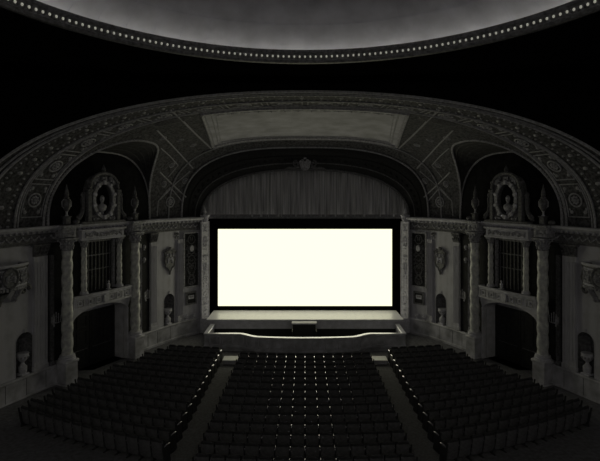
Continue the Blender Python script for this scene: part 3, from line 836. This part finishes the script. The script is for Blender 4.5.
    for sx in (-1, 1):
        mb = MB(); mb.box((sx*.93,0,1.6), (1.82,.06,3.15)); lf = mb.obj('door_leaf', 'door wood', dr, smooth=0)
        for zc, hh in ((.7, .9), (1.75, .8), (2.65, .7)):
            for dx in (-.42, .42):
                mb = MB(); mb.m = Matrix.Translation((sx*.93+dx, -.03, zc)); mb.ring([(-.34,-hh/2),(.34,-hh/2),(.34,hh/2),(-.34,hh/2)], [(-.28,-hh/2+.06),(.28,-hh/2+.06),(.28,hh/2-.06),(-.28,hh/2-.06)], -.03, 0); mb.obj('door_panel', 'door wood', lf, smooth=0)
        mb = MB(); mb.tube([(sx*.2,-.05,1.1),(sx*.2,-.12,1.1),(sx*1.5,-.12,1.1),(sx*1.5,-.05,1.1)], .02, 6); o = mb.obj('push_bar', 'carved dark', lf); o['label'] = 'metal push bar'
    # wall sconces in the dark slots either side
    def sconce(s, n_, z, lab):
        t = thing('wall_sconce', lab, 'wall lamp', W(side, 'B', s, n_, z), rz, 'candle sconces of the box bays')
        mb = MB(); mb.prism(ellipse(0, 0, .07, .26, 12), -.04, 0); mb.ell((0,-.06,-.28), (.05,.05,.08), 6, 4); mb.obj('back_plate', 'gilt', t)
        for k, (x, h_) in enumerate(((-.26, .0), (-.13, .12), (0, .2), (.13, .12), (.26, .0))):
            mb = MB(); mb.tube([(0,-.04,-.1),(x*.4,-.16,-.16),(x*.9,-.22,-.12),(x,-.22,h_)], .014, 5); a = mb.obj('arm', 'gilt', t)
            mb = MB(); mb.lathe([(.045,0),(.02,.02),(.02,.12),(.012,.13),(.03,.17),(.03,.2),(.01,.25)], 8, (x,-.22,h_)); mb.obj('candle', 'opal glass', a)
    sconce(.18, .22, 3.45, 'candle sconce on the %s wall, camera side of the exit bay' % nm)
    sconce(LB-.55, .10, 3.45, 'candle sconce on the %s wall, stage side of the exit bay' % nm)
    for z, w_ in ((5.75, 'lower'), (6.55, 'upper')):
        P2 = W(side, 'B', LB-.62, .0, z); d_ = thing('wall_boss', '%s small pale boss in the dark slot stage side of the %s bay' % (w_, nm), 'wall ornament', P2, rz)
        mb = MB(); mb.ell((0,-.1,0), (.13,.1,.15), 10, 6); mb.obj('boss', 'carved', d_); mb = MB(); mb.lathe([(.1,-.2),(.03,-.16),(.03,-.06)], 8, (0,-.08,0)); mb.obj('drop', 'carved', d_)
    # ---------------- above the cornice: oval medallion and torch finials
    Pm = W(side, 'B', 3.15, .30, ZC+.08)
    md = thing('medallion_aedicule', 'carved frame with oval niche and bust, on the %s cornice' % nm, 'wall ornament', Pm, rz)
    nP = 48; inn = ellipse(0, 1.30, .60, .88, nP); out = []
    for x, z in inn:
        a = math.atan2((z-1.3)/.88, x/.6); c, q = math.cos(a), math.sin(a)
        X = 1.15*math.copysign(abs(c)**.6, c); Z = 1.3+1.38*math.copysign(abs(q)**.75, q)
        out.append((X, max(.0, Z)))
    mb = MB(); mb.ring(out, inn, -.14, .16); mb.obj('surround', 'carved dark', md)
    mb = MB(); mb.prism(ellipse(0,1.3,.62,.90,32), .10, .14); mb.obj('oval_back', 'lunette dark', md, smooth=0)
    mb = MB(); o2 = ellipse(0,1.3,.78,1.05,40); i2 = ellipse(0,1.3,.59,.87,40); mb.ring(o2, i2, -.24, -.14); mb.obj('oval_ring', 'carved', md)
    for k in range(10):
        a = PI/2+2*PI*k/10; x, z = .71*math.cos(a), 1.3+.98*math.sin(a)
        mb = MB(); mb.m = Matrix.Translation((x,-.25,z)) @ Matrix.Rotation(-a, 4, 'Y'); mb.box((0,0,0), (.24,.12,.16), .02); mb.obj('ring_block', 'stone', md)
    mb = MB(); pts = [(-1.0,-.2,1.95)]+[(-.95*math.cos(PI*i/14),-.22,2.05+.75*math.sin(PI*i/14)) for i in range(15)]+[(1.0,-.2,1.95)]; mb.tube(pts, .10, 6); mb.obj('arched_pediment', 'carved dark', md)
    mb = MB(); mb.box((0,-.05,.06), (3.0,.5,.14), .03); mb.box((-1.0,-.12,.9), (.26,.28,1.7), .03); mb.box((1.0,-.12,.9), (.26,.28,1.7), .03); mb.box((-1.0,-.14,1.82), (.36,.36,.14), .03); mb.box((1.0,-.14,1.82), (.36,.36,.14), .03); mb.obj('side_pier', 'carved dark', md)
    for sx in (-1, 1):
        mb = MB(); pts = [(sx*1.2,-.05,1.6),(sx*1.32,-.05,1.35),(sx*1.28,-.05,.95),(sx*1.35,-.05,.6),(sx*1.55,-.05,.35),(sx*1.68,-.05,.3)]
        mb.tube(pts, [.09,.13,.12,.12,.14,.09], 6); mb.tube(spiral(sx*1.28,1.55,.03,.17,1.4,0,12,-.06,sx), .05, 5); mb.tube(spiral(sx*1.62,.34,.03,.18,1.4,PI,12,-.06,sx), .05, 5); mb.obj('scroll_buttress', 'carved dark', md)
        mb = MB(); mb.lathe([(.09,0),(.05,.06),(.05,.12),(.14,.24),(.14,.34),(.04,.42)], 10, (sx*1.0,-.1,2.0)); mb.obj('ball_finial', 'carved dark', md)
    mb = MB(); mb.lathe([(.12,0),(.05,.06),(.13,.2),(.10,.3),(.03,.44),(.02,.5)], 10, (0,-.15,2.78)); mb.obj('top_finial', 'carved dark', md)
    mb = MB(); carving(mb, -.9, .9, 2.1, 2.7, -.2, 41, .12, 1.4); carving(mb, -.8, .8, .12, .42, -.2, 42, .11, 1.6); mb.obj('carving', 'carved', md)
    mb = MB(); mb.lathe([(.10,.36),(.13,.40),(.10,.50),(.24,.62),(.30,.78),(.26,.9),(.10,.98),(.085,1.05),(.12,1.12),(.145,1.22),(.14,1.32),(.09,1.42),(.02,1.45)], 16, (0,-.02,.1), 1, .62); bu = mb.obj('bust', 'carved', md)
    mb = MB(); mb.ell((0,-.115,1.29), (.02,.035,.04), 6, 4); mb.ell((0,-.1,1.40), (.10,.05,.05), 8, 4); mb.ell((0,-.10,1.22), (.04,.02,.015), 6, 3); mb.obj('face', 'stone', bu)
    for s, wh in ((.80, 'camera side'), (5.50, 'stage side')):
        f = thing('torch_finial', 'carved torch urn on the %s cornice, %s of the oval medallion' % (nm, wh), 'finial', W(side, 'B', s, .42, 8.30), rz, 'torch urns on the cornices')
        mb = MB(); mb.box((0,0,.2), (.30,.30,.40), .03); mb.box((0,0,.42), (.38,.38,.06), .02); mb.obj('pedestal', 'carved dark', f)
        mb = MB(); mb.lathe([(.10,.45),(.05,.52),(.05,.66),(.08,.70)], 10); mb.obj('stem', 'stone', f)
        mb = MB(); mb.lathe([(.06,.68),(.16,.82),(.21,1.02),(.20,1.24),(.12,1.36),(.15,1.42),(.08,1.48)], 14); mb.obj('vase', 'carved dark', f)
        mb = MB(); mb.lathe([(.09,1.46),(.12,1.58),(.09,1.76),(.04,1.96),(.01,2.12)], 10); mb.obj('flame', 'carved dark', f)
        for sx in (-1, 1):
            mb = MB(); mb.tube([(sx*.12,0,.85),(sx*.27,0,.95),(sx*.28,0,1.2),(sx*.16,0,1.34)], .025, 5); mb.obj('handle', 'carved', f)
        mb = MB(); mb.ell((0,0,.0), (.2,.16,.14), 10, 5); sc_ = mb.obj('side_scroll', 'carved dark', f); sc_.location = (.52 if s < 3 else -.45, -.05, .12)
    # ---------------- opera box balcony on the outer pier
    Pb = W(side, 'A', s_at('A', -4, .0), 0, 5.0)
    ob = thing('opera_box', 'ornate carved opera box bulging from the %s wall at the picture edge' % nm, 'balcony', Pb, WR(side, 'A'))
    def bowp(wd_, dp, N_=20): return [(wd_*-math.cos(PI*i/N_), -dp*math.sin(PI*i/N_)**.6) for i in range(N_+1)]
    mb = MB(); mb.grid([[(x, y, z) for x, y in bowp(a, b)] for a, b, z in ((.5,.2,.25),(.9,.5,.45),(1.15,.72,.62),(1.2,.78,.7),(1.2,.78,1.45),(1.28,.86,1.5),(1.28,.86,1.62),(1.1,.68,1.62),(1.1,.68,.9))]); mb.add([(x,y,.9) for x,y in bowp(1.1,.68)], [tuple(range(21))]); mb.obj('body', 'carved dark', ob)
    mb = MB(); mb.tube([(x,y,1.62) for x,y in bowp(1.30,.88)], .07, 6); mb.tube([(x,y,1.42) for x,y in bowp(1.24,.82)], .04, 6); mb.tube([(x,y,.68) for x,y in bowp(1.24,.82)], .06, 6); mb.obj('rail', 'stone', ob)
    mb = MB(); rr = random.Random(4)
    bp_ = bowp(1.22,.80,40)
    for i, (x, y) in enumerate(bp_[1:-1]):
        for zz in (.55, .82, 1.0, 1.18, 1.34):
            if rr.random() < .8: mb.ell((x+rr.uniform(-.03,.03), y-.02, zz), (.07,.08,.07 if i%2 else .11), 6, 3)
        if i % 5 == 2: mb.tube([(x,y,.74),(x*1.04,y*1.06,.9),(x*1.02,y*1.04,1.1),(x*1.05,y*1.07,1.38)], [.05,.07,.05,.06], 6)
    mb.obj('carving', 'carved', ob)
    for x in (-.75, .75):
        mb = MB(); mb.tube([(x,-.02,-.15),(x,-.18,-.1),(x,-.30,.1),(x,-.5,.35),(x,-.62,.55)], [.07,.12,.12,.13,.12], 8); mb.tube([(x,-.22+.12*math.cos(2*PI*i/10),-.02+.12*math.sin(2*PI*i/10)) for i in range(10)], .05, 5, closed=True); mb.obj('bracket', 'carved', ob)
    for sx in (-1, 1):
        mb = MB(); mb.tube([(sx*1.1+.26*q*math.cos(a), -.35-.1*q, .35+.30*q*math.sin(a)) for q, a in [(1-.075*k, k*.6) for k in range(12)]], [.11-.005*k for k in range(12)], 6); mb.tube([(sx*1.2,-.3,.5),(sx*1.42,-.2,.9),(sx*1.38,-.15,1.3),(sx*1.5,-.1,1.55)], [.1,.13,.09,.11], 6); mb.obj('end_scroll', 'carved dark', ob)
    mb = MB(); mb.prism(ellipse(0, 1.1, .30, .38, 16), -.96, -.76); mb.tube([(.36*math.cos(2*PI*k/16), -.94, 1.1+.44*math.sin(2*PI*k/16)) for k in range(16)], .06, 6, closed=True); mb.obj('front_cartouche', 'carved dark', ob); mb = MB(); carving(mb, -.28, .28, .75, 1.45, -.97, 77, .13, 1.8); mb.obj('carving', 'carved', ob)
    mb = MB(); mb.lathe([(.02,-.35),(.12,-.25),(.16,-.1),(.28,.05),(.5,.3)], 12, (0,-.15,0), 1, .6); mb.obj('pendant', 'carved dark', ob)

# ------------------------------------------------------------------ proscenium, curtain, screen, stage
ST = 1.15
for side, nm in SIDES:
    jb = thing('proscenium_column', 'pale carved column framing the %s edge of the stage' % nm, 'column', (side*7.17, 34.30, 0))
    mb = MB(); mb.m = Matrix.Translation((0,0,1.15)); pl = [(.25,-.2),(.25,.37),(-.25,.37),(-.25,.30),(.17,-.2)]; pl = [(x*side, y) for x, y in pl]
    mb.add([(x,y,-.1) for x,y in pl]+[(x,y,6.8) for x,y in pl], [tuple(range(5)), tuple(range(9,4,-1))]+[(i,(i+1)%5,5+(i+1)%5,5+i) for i in range(5)])
    for t_ in (0.0, 1.0): x_, y_ = .17-.42*t_, -.2+.5*t_; mb.tube([(x_*side, y_, -.1), (x_*side, y_, 6.8)], .03, 6)
    mb.box((0,.12,-.6), (.56,.56,1.05), .04); mb.obj('shaft', 'pale stone', jb, smooth=30)
    mb = MB(); mb.m = Matrix.Translation((0,0,1.15)); mb.m = Matrix.Translation((0,0,1.15)) @ Matrix.Translation((-.04*side,.05,0)) @ Matrix.Rotation(-side*math.atan2(.5,.42), 4, 'Z'); carving(mb, -.22, .22, .0, 6.7, 0, 51, .10, 1.5); mb.obj('carving', 'pale stone', jb)
    mb = MB(); capital(mb, .19, .5, (0,.05,7.92)); mb.obj('capital', 'stone', jb)
    mb = MB(); mb.lathe([(.12,0),(.06,.08),(.14,.24),(.08,.4),(.02,.55)], 10, (0,-.02,8.4)); mb.obj('finial', 'pale stone', jb)
    # jamb wall beside the column and black masking drape
    mb = MB(); mb.box((side*7.58, 34.85, 4.1), (.24,.6,8.3)); mb.obj('proscenium_jamb', 'carved dark', bpy.data.objects['wall_'+nm], smooth=0)
    mb = MB(); rows = []
    xs = [side*(6.92+.5*i/30) for i in range(31)]
    mb.grid([[(x, 35.2+.05*math.sin(i*1.3), z) for i, x in enumerate(xs)] for z in (ST+.02, 8.4)])
    tag(mb.obj('side_drape', 'black cloth'), 'black pleated masking drape at the %s side of the screen' % nm, 'curtain', 'black masking drapes')
mb = MB()
rows = []
for z in (8.27, 8.9, 9.6, 10.3, 11.0, 11.9):
    rows.append([(x*.01, 34.95+.085*math.sin(x*.01*8.2+1.6*math.sin(x*.01*2.1))+.05*math.sin(x*.01*19+2*math.sin(x*.013))+.02*math.sin(x*.01*41), z) for x in range(-760, 761, 3)])
mb.grid(rows); val = thing('stage_valance', 'grey pleated valance filling the arch above the screen', 'curtain', (0, 34.95, 8.25))
o = mb.obj('pleated_cloth', 'valance cloth', smooth=60); o.parent = val; o.matrix_parent_inverse = Matrix.Translation((0,-34.95,-8.25))
mb = MB(); mb.grid([[(x*.01, 34.86+.03*math.sin(x*.01*9.2), z) for x in range(-710, 711, 6)] for z in (8.14, 8.46)])
o = mb.obj('hem_band', 'hem cloth', smooth=60); o.parent = val; o.matrix_parent_inverse = Matrix.Translation((0,-34.95,-8.25))
mb = MB(); mb.tube([(x, 34.82, 8.47) for x in (-7.1,0,7.1)], .035, 6); mb.tube([(x, 34.82, 8.62) for x in (-7.1,0,7.1)], .02, 6)
o = mb.obj('hem_cord', 'valance cloth', smooth=60); o.parent = val; o.matrix_parent_inverse = Matrix.Translation((0,-34.95,-8.25))
# crest on the crown of the arch
P = varc(34.1, .5); cr = thing('arch_crest', 'dark carved crest at the crown of the curtain arch', 'wall ornament', (0, 34.05, P.z-.35))
mb = MB(); mb.prism([(-.32,0),(0,-.3),(.32,0),(.42,.45),(.2,.62),(0,.55),(-.2,.62),(-.42,.45)], -.15, .1); mb.obj('shield', 'carved', cr)
for sx in (-1, 1):
    mb = MB(); mb.tube(spiral(sx*.6,.3,.05,.28,1.4,0,14,-.08,sx), .07, 6); mb.tube([(sx*.4,-.1,.1),(sx*.8,-.1,-.02),(sx*1.2,-.1,.02),(sx*1.5,-.1,-.12)], [.1,.09,.07,.03], 6); mb.obj('scroll', 'carved dark', cr)
mb = MB(); mb.ell((0,-.12,.85), (.24,.14,.26), 10, 6)
for k in range(5):
    a = PI*(k+.5)/5; mb.ell((.3*math.cos(a),-.1,.95+.25*math.sin(a)), (.09,.08,.12), 6, 4)
mb.obj('shell', 'carved', cr)
# carved cove ribs
mb = MB()
for i in range(41):
    q = .03+.94*i/40; a, b = varc(33.8, q), varc(34.1, q); m = (a+b)/2
    mb.ell(m, (.13,.08,.13), 6, 4)
mb.obj('cove_leaf', 'cove dark', vault)['kind'] = 'stuff'
# screen and its black surround
SX, SZ0, SZ1, SY = 6.58, H-8.39, H-2.57, 36.3
scr = thing('film_screen', 'large glowing white blank film screen on the stage', 'screen', (0, SY, ST))
mb = MB(); mb.add([(-SX,0,SZ0-ST),(SX,0,SZ0-ST),(SX,0,SZ1-ST),(-SX,0,SZ1-ST)], [(0,1,2,3)]); mb.obj('screen_sheet', 'lit screen', scr, smooth=0)
mb = MB(); mb.ring([(-9,0),(9,0),(9,9),(-9,9)], [(-SX,SZ0-ST),(SX,SZ0-ST),(SX,SZ1-ST),(-SX,SZ1-ST)], -.06, .12); mb.obj('black_masking', 'black cloth', scr, smooth=0)
mb = MB(); mb.box((0,.14,4.5), (18,.02,9)); mb.obj('backing', 'black cloth', scr, smooth=0)
# stage
mb = MB(); mb.box((0, 34.85, ST-.08), (13.76, 2.7, .16), .0); stg = tag(mb.obj('stage', 'stage wood', smooth=0), 'pale wooden stage floor in front of the glowing screen', 'stage')
# moulded nosing, planks
mb = MB(); mb.box((0, 33.46, ST-.06), (13.76, .10, .13), .04); mb.obj('nosing', 'stage face', stg)
mb = MB(); mb.box((0, 33.56, .79), (13.7, .10, .56), .0); fc = mb.obj('stage_front', 'stage face', stg, smooth=0)
mb = MB(); mb.box((0, 33.75, -.35), (13.7, .06, 1.7)); mb.obj('under_stage', 'black wood', stg, smooth=0)
for k in range(14):
    x = -6.5+k*1.0
    if abs(x) < .1: continue
    mb = MB(); mb.m = Matrix.Translation((x, 33.50, .80)); mb.ring([(-.44,-.24),(.44,-.24),(.44,.2),(-.44,.2)], [(-.38,-.18),(.38,-.18),(.38,.14),(-.38,.14)], -.02, .01); mb.obj('front_panel', 'stage face', fc, smooth=0)
for k in range(1, 22):
    mb = MB(); x = -6.83+(k-.5)*.6505; mb.box((x, 34.85, ST+.004), (.64, 2.66, .012)); mb.obj('plank', 'stage wood', stg, smooth=0)
# orchestra rail: curved out in the middle
def raily(x):
    x = abs(x)
    if x > 4.3: return 31.05
    if x < 2.9: return 30.1+.2*(x/2.9)**2
    t = (x-2.9)/1.4; t = t*t*(3-2*t); return 30.3+.75*t
pts = [(-6.4, 33.35), (-6.4, 32.2), (-6.4, 31.05)]+[(-6.4+12.8*i/64, raily(-6.4+12.8*i/64)) for i in range(1, 64)]+[(6.4, 31.05), (6.4, 32.2), (6.4, 33.35)]
def offset(pts, d):
    o = []
    for i, p in enumerate(pts):
        a = Vector(pts[max(0, i-1)]); b = Vector(pts[min(len(pts)-1, i+1)]); t = (b-a).normalized(); n = Vector((t.y, -t.x)); o.append((p[0]+n.x*d, p[1]+n.y*d))
    return o
RH = .90
rail = thing('orchestra_rail', 'low pale parapet around the orchestra pit before the stage', 'railing', (0, 30.1, 0))
def rsweep(prof):
    return [[(x, y-30.1, z) for x, y in offset(pts, d)] for d, z in prof]
mb = MB(); mb.grid(rsweep([(.10,0),(.14,.0),(.14,.12),(.10,.14),(.10,RH-.06),(-.10,RH-.06),(-.10,-1.2)])); mb.obj('parapet', 'marble', rail, smooth=30)
mb = MB(); mb.grid(rsweep([(.10,RH-.08),(.17,RH-.06),(.17,RH-.01),(.14,RH+.01),(-.12,RH+.01),(-.15,RH-.02),(-.10,RH-.08)])); mb.obj('rail_cap', 'rail top', rail, smooth=30)
for k in range(14):
    i = 5+k*4 + (0 if k < 7 else 1); x0, y0 = pts[i]; x1, y1 = pts[i+1]; a = math.atan2(y1-y0, x1-x0)
    mb = MB(); mb.ring([(-.36,.18),(.36,.18),(.36,.76),(-.36,.76)], [(-.30,.24),(.30,.24),(.30,.70),(-.30,.70)], -.03, .0); mb.obj('rail_panel', 'marble', rail, smooth=0, loc=(x0+math.sin(a)*.10, y0-30.1-math.cos(a)*.10, 0), rz=a)
# organ console in the pit
oc = thing('organ_console', 'black organ console in the centre of the orchestra pit', 'organ', (-.05, 32.3, -1.2))
CH = 2.42
mb = MB(); mb.box((0,.25,CH/2), (1.55,.5,CH-.08), .03); mb.obj('case', 'black wood', oc)
mb = MB(); mb.box((0,.22,CH-.03), (1.70,.62,.08), .03); mb.obj('top_board', 'stage face', oc)
for sx in (-1, 1):
    mb = MB(); mb.prism([(-.05,0),(.05,0),(.05,1),(-.05,1)], 0, 0.01) if False else None
    mb.box((sx*.80,-.02,CH/2-.2), (.07,1.0,CH-.45), .02); mb.obj('cheek', 'black wood', oc)
for k in range(3):
    mb = MB(); mb.box((0,-.12-.1*(2-k)+.1,1.35+k*.12), (1.2,.18,.03)); mb.obj('keyboard', 'black wood', oc, smooth=0)
mb = MB(); mb.box((0,-.02,1.95), (.8,.03,.3)); mb.obj('music_desk', 'black wood', oc, smooth=0)
bn = thing('organ_bench', 'low black bench before the organ console', 'bench', (-.05, 31.35, -1.2))
mb = MB(); mb.box((0,0,.98), (1.2,.34,.06), .02); mb.obj('seat', 'black wood', bn)
for sx in (-1, 1):
    mb = MB(); mb.box((sx*.55,0,.475), (.06,.3,.95)); mb.obj('leg', 'black wood', bn, smooth=0)
# pale low steps at the heads of the aisles
for side, nm in SIDES:
    st = thing('aisle_step', 'pale low wooden step at the stage end of the %s aisle' % nm, 'step', (side*4.33, 28.25, 0))
    mb = MB(); mb.box((0,0,.10), (.92,.72,.20), .02); mb.obj('riser', 'stage face', st)
    mb = MB(); mb.box((0,0,.225), (.98,.80,.05), .02); mb.obj('tread', 'step wood', st)

# ------------------------------------------------------------------ aisle carpets
for side, nm in SIDES:
    mb = MB(); ys = [6, 10, 13, 16, 19, 22, 25, 27, 27.7]
    lo = [(side*4.08, y, rake(y)+.006) for y in ys]; hi = [(side*4.88, y, rake(y)+.006) for y in ys]
    lo2 = [(x, y, z+.012) for x, y, z in lo]; hi2 = [(x, y, z+.012) for x, y, z in hi]
    mb.grid([lo, lo2, hi2, hi]); tag(mb.obj('aisle_carpet', 'carpet', smooth=0), 'dark grey carpet runner along the %s aisle' % nm, 'carpet')

# ------------------------------------------------------------------ theatre seats
def seat_back():
    mb = MB(); w_, h_ = .236, .52
    out = []
    r = .13
    out = [(-w_+.03, 0), (w_-.03, 0), (w_, .03)]
    for i in range(6): a = PI/2*i/5; out.append((w_-r+r*math.cos(a), h_-r+r*math.sin(a)+.0))
    for i in range(6): a = PI/2+PI/2*i/5; out.append((-w_+r+r*math.cos(a), h_-r+r*math.sin(a)))
    out.append((-w_, .03))
    n = len(out); c = Vector((0, h_/2))
    vs = []
    def P(x, z, y): return (x, y-.16-z*.16+1.0*x*x, .43+z)
    lay = [(.90, -.045), (1.0, -.015), (1.0, .02), (.86, .06)]
    for q, y in lay:
        for x, z in out: vs.append(P(x*q, c.y+(z-c.y)*q, y))
    fs = [tuple(range(n)), tuple(range(4*n-1, 3*n-1, -1))]
    for l in range(3):
        for i in range(n): j = (i+1) % n; fs.append((l*n+i, (l+1)*n+i, (l+1)*n+j, l*n+j))
    mb.add(vs, fs); return mb
def seat_pad():
    mb = MB(); mb.m = Matrix.Translation((0, .03, .60)) @ Matrix.Rotation(math.radians(-8), 4, 'X'); mb.box((0,0,0), (.44,.10,.40), .035); mb.m = Matrix.Identity(4); return mb
def seat_arm(x, mb=None):
    mb = mb or MB()
    rows = []
    for y, zz, hw in ((-.20,.655,.018),(-.16,.672,.03),(0,.675,.032),(.12,.668,.034),(.18,.655,.028),(.20,.635,.015)):
        rows.append([(x+hw*math.cos(a), y, zz+.016*math.sin(a)) for a in [2*PI*k/10 for k in range(11)]])
    mb.grid(rows); mb.add(rows[0][:10], [tuple(range(10))]); mb.add(rows[-1][:10], [tuple(range(10))]); return mb
def seat_stand(x, end=False):
    mb = MB(); mb.box((x, 0, .32), (.03, .10 if not end else .34, .64), .008)
    mb.box((x, 0, .02), (.07, .36, .04), .01); mb.box((x, -.06, .60), (.028, .28, .05), .01)
    return mb
def seat_end(x):
    mb = MB(); out = [(-.20,0),(.20,0),(.20,.10),(.16,.2),(.17,.56),(.12,.63),(-.22,.63),(-.26,.85),(-.32,.85),(-.24,.4),(-.19,.15)]
    mb.add([(x-.02, y, z) for y, z in out]+[(x+.02, y, z) for y, z in out], [tuple(range(11)), tuple(range(21,10,-1))]+[(i,(i+1)%11,11+(i+1)%11,11+i) for i in range(11)]); return mb
M_back = seat_back().mesh('backrest', 'seat back'); M_pad = seat_pad().mesh('seat', 'seat cloth')
def seat_shell():
    mb = MB(); rows_ = []
    for z in (.20, .24, .5, .80, .84):
        rows_.append([(x, -.225-(z-.43)*.16+1.0*x*x-(0 if .2 < z < .84 else -.012), z) for x in (-.238,-.16,-.08,0,.08,.16,.238)])
    mb.grid(rows_); mb.grid([[(x, y+.025, z) for x, y, z in r_] for r_ in rows_])
    mb.grid([[r_[0] for r_ in rows_], [(r_[0][0], r_[0][1]+.025, r_[0][2]) for r_ in rows_]]); mb.grid([[r_[-1] for r_ in rows_], [(r_[-1][0], r_[-1][1]+.025, r_[-1][2]) for r_ in rows_]])
    return mb
M_shell = seat_shell().mesh('back_shell', 'seat shell')
M_arm = {s: seat_arm(s*.265).mesh('armrest', 'arm lacquer') for s in (-1, 1)}
M_arm2 = {s: seat_arm(s*.265).mesh('armrest', 'arm dull') for s in (-1, 1)}
M_std = {s: seat_stand(s*.265).mesh('stand', 'seat iron') for s in (-1, 1)}
M_end = {s: seat_end(s*.285).mesh('end_panel', 'seat iron') for s in (-1, 1)}
ROWS = 14
seats = []      # (dist, x, y, rz, block, row-from-back, seat index, end flag)
for r in range(ROWS):
    Y0 = 27.0-.85*r+.22
    for i in range(14):
        x = (i-6.5)*.53; y = Y0+x*x/60; sl = x/30
        seats.append([math.hypot(x, y), x, y, math.atan(sl), 'centre', ROWS-1-r, i, -1 if i == 0 else (2 if i == 13 else 0)])
    for side, nm in SIDES:
        X = 4.98+.25; i = 0
        while True:
            u = X-4.95; kf = .45+.55*r/(ROWS-1); y = Y0+1.1+kf*(.3*u+.02*u*u); sl = kf*(.3+.04*u)
            # distance to the wall path
            lim = path_x(min(34, y))-2.75
            if X > lim or X > 11.9: break
            if any((Vector((-X, y))-(BP+BD*s_+BN*.46)).length < .85 for s_ in (.8, 5.5)): X += .5; i += 1; continue
            seats.append([math.hypot(X, y), side*X, y, side*math.atan(sl), nm, ROWS-1-r, i, (side < 0 and i == 0) and 2 or ((side > 0 and i == 0) and -1 or 0)])
            X += .53*math.cos(math.atan(sl)); i += 1
        if side < 0: seats[-1][7] = -1
        else: seats[-1][7] = 2 if i > 1 else seats[-1][7]
def visible(x, y):
    px = 305+F*x/y; py = 195+F*(H-.95-rake(y))/y; return -8 < px < 608 and py < 475
seats = [s for s in seats if visible(s[1], s[2])]
order = sorted(seats, key=lambda s: s[0]); ind, far = order[:300], order[300:]
ordn = ['first', 'second', 'third', 'fourth', 'fifth', 'sixth', 'seventh', 'eighth', 'ninth', 'tenth', 'eleventh', 'twelfth', 'thirteenth', 'fourteenth', 'fifteenth', 'sixteenth']
for d, x, y, rz, blk, rw, i, end in ind:
    rtxt = 'rearmost row' if rw == 0 else ordn[rw]+' row from back'
    if blk == 'centre':
        k = i if i < 7 else 13-i
        st_ = 'dark theatre seat, centre block, %s, %s from %s aisle' % (rtxt, ordn[k], 'left' if i < 7 else 'right')
    else: st_ = 'dark theatre seat, %s block, %s, %s from aisle' % (blk, rtxt, ordn[i])
    e = bpy.data.objects.new('theatre_seat', None); COL.objects.link(e); e.location = (x, y, rake(y)); e.rotation_euler[2] = rz
    tag(e, st_, 'seat', 'theatre seats of the %s block' % blk)
    o = place('backrest', M_back, e); place('seat', M_pad, e); place('back_shell', M_shell, e)
    sd = -1 if x < 0 else 1
    AM = M_arm if blk == 'centre' else M_arm2
    place('armrest', AM[1], e); place('stand', M_std[1], e)
    if (i == 0 and blk != 'left') or end == -1: place('armrest', AM[-1], e); place('stand', M_std[-1], e)
    if end == -1: place('end_panel', M_end[-1], e)
    if end == 2: place('end_panel', M_end[1], e)
def joined(name, lst, parts, m):
    mb = MB()
    src = [p for p in parts]
    for d, x, y, rz, blk, rw, i, end in lst:
        Mx = Matrix.Translation((x, y, rake(y))) @ Matrix.Rotation(rz, 4, 'Z')
        for fn in src:
            b = fn(end, i)
            if b: mb.m = Mx; mb.add(b.v, b.f)
    mb.m = Matrix.Identity(4); return mb.obj(name, m)
SH0 = seat_shell()
B0, P0, A1_, A0_, S1_, S0_, E1, E0 = seat_back(), seat_pad(), seat_arm(.265), seat_arm(-.265), seat_stand(.265), seat_stand(-.265), seat_end(.285), seat_end(-.285)
root = bpy.data.objects.new('theatre_seats', None); COL.objects.link(root); root['kind'] = 'stuff'; root.location = (0, 26, 0)
tag(root, 'dark theatre seats of the farther rows near the orchestra pit', 'seats')
for nm_, fns, m in (('backrests', [lambda e, i: B0], 'seat back'), ('seat_pads', [lambda e, i: P0], 'seat cloth'), ('back_shells', [lambda e, i: SH0], 'seat shell'),
                    ('armrests', [lambda e, i: A1_, lambda e, i: A0_ if i == 0 and e != 2 else None], 'arm lacquer'),
                    ('stands', [lambda e, i: S1_, lambda e, i: E0 if e == -1 else (E1 if e == 2 else None)], 'seat iron')):
    o = joined(nm_, far, fns, m); o['kind'] = 'stuff'; o.parent = root; o.matrix_parent_inverse = Matrix.Translation((0, -26, 0))
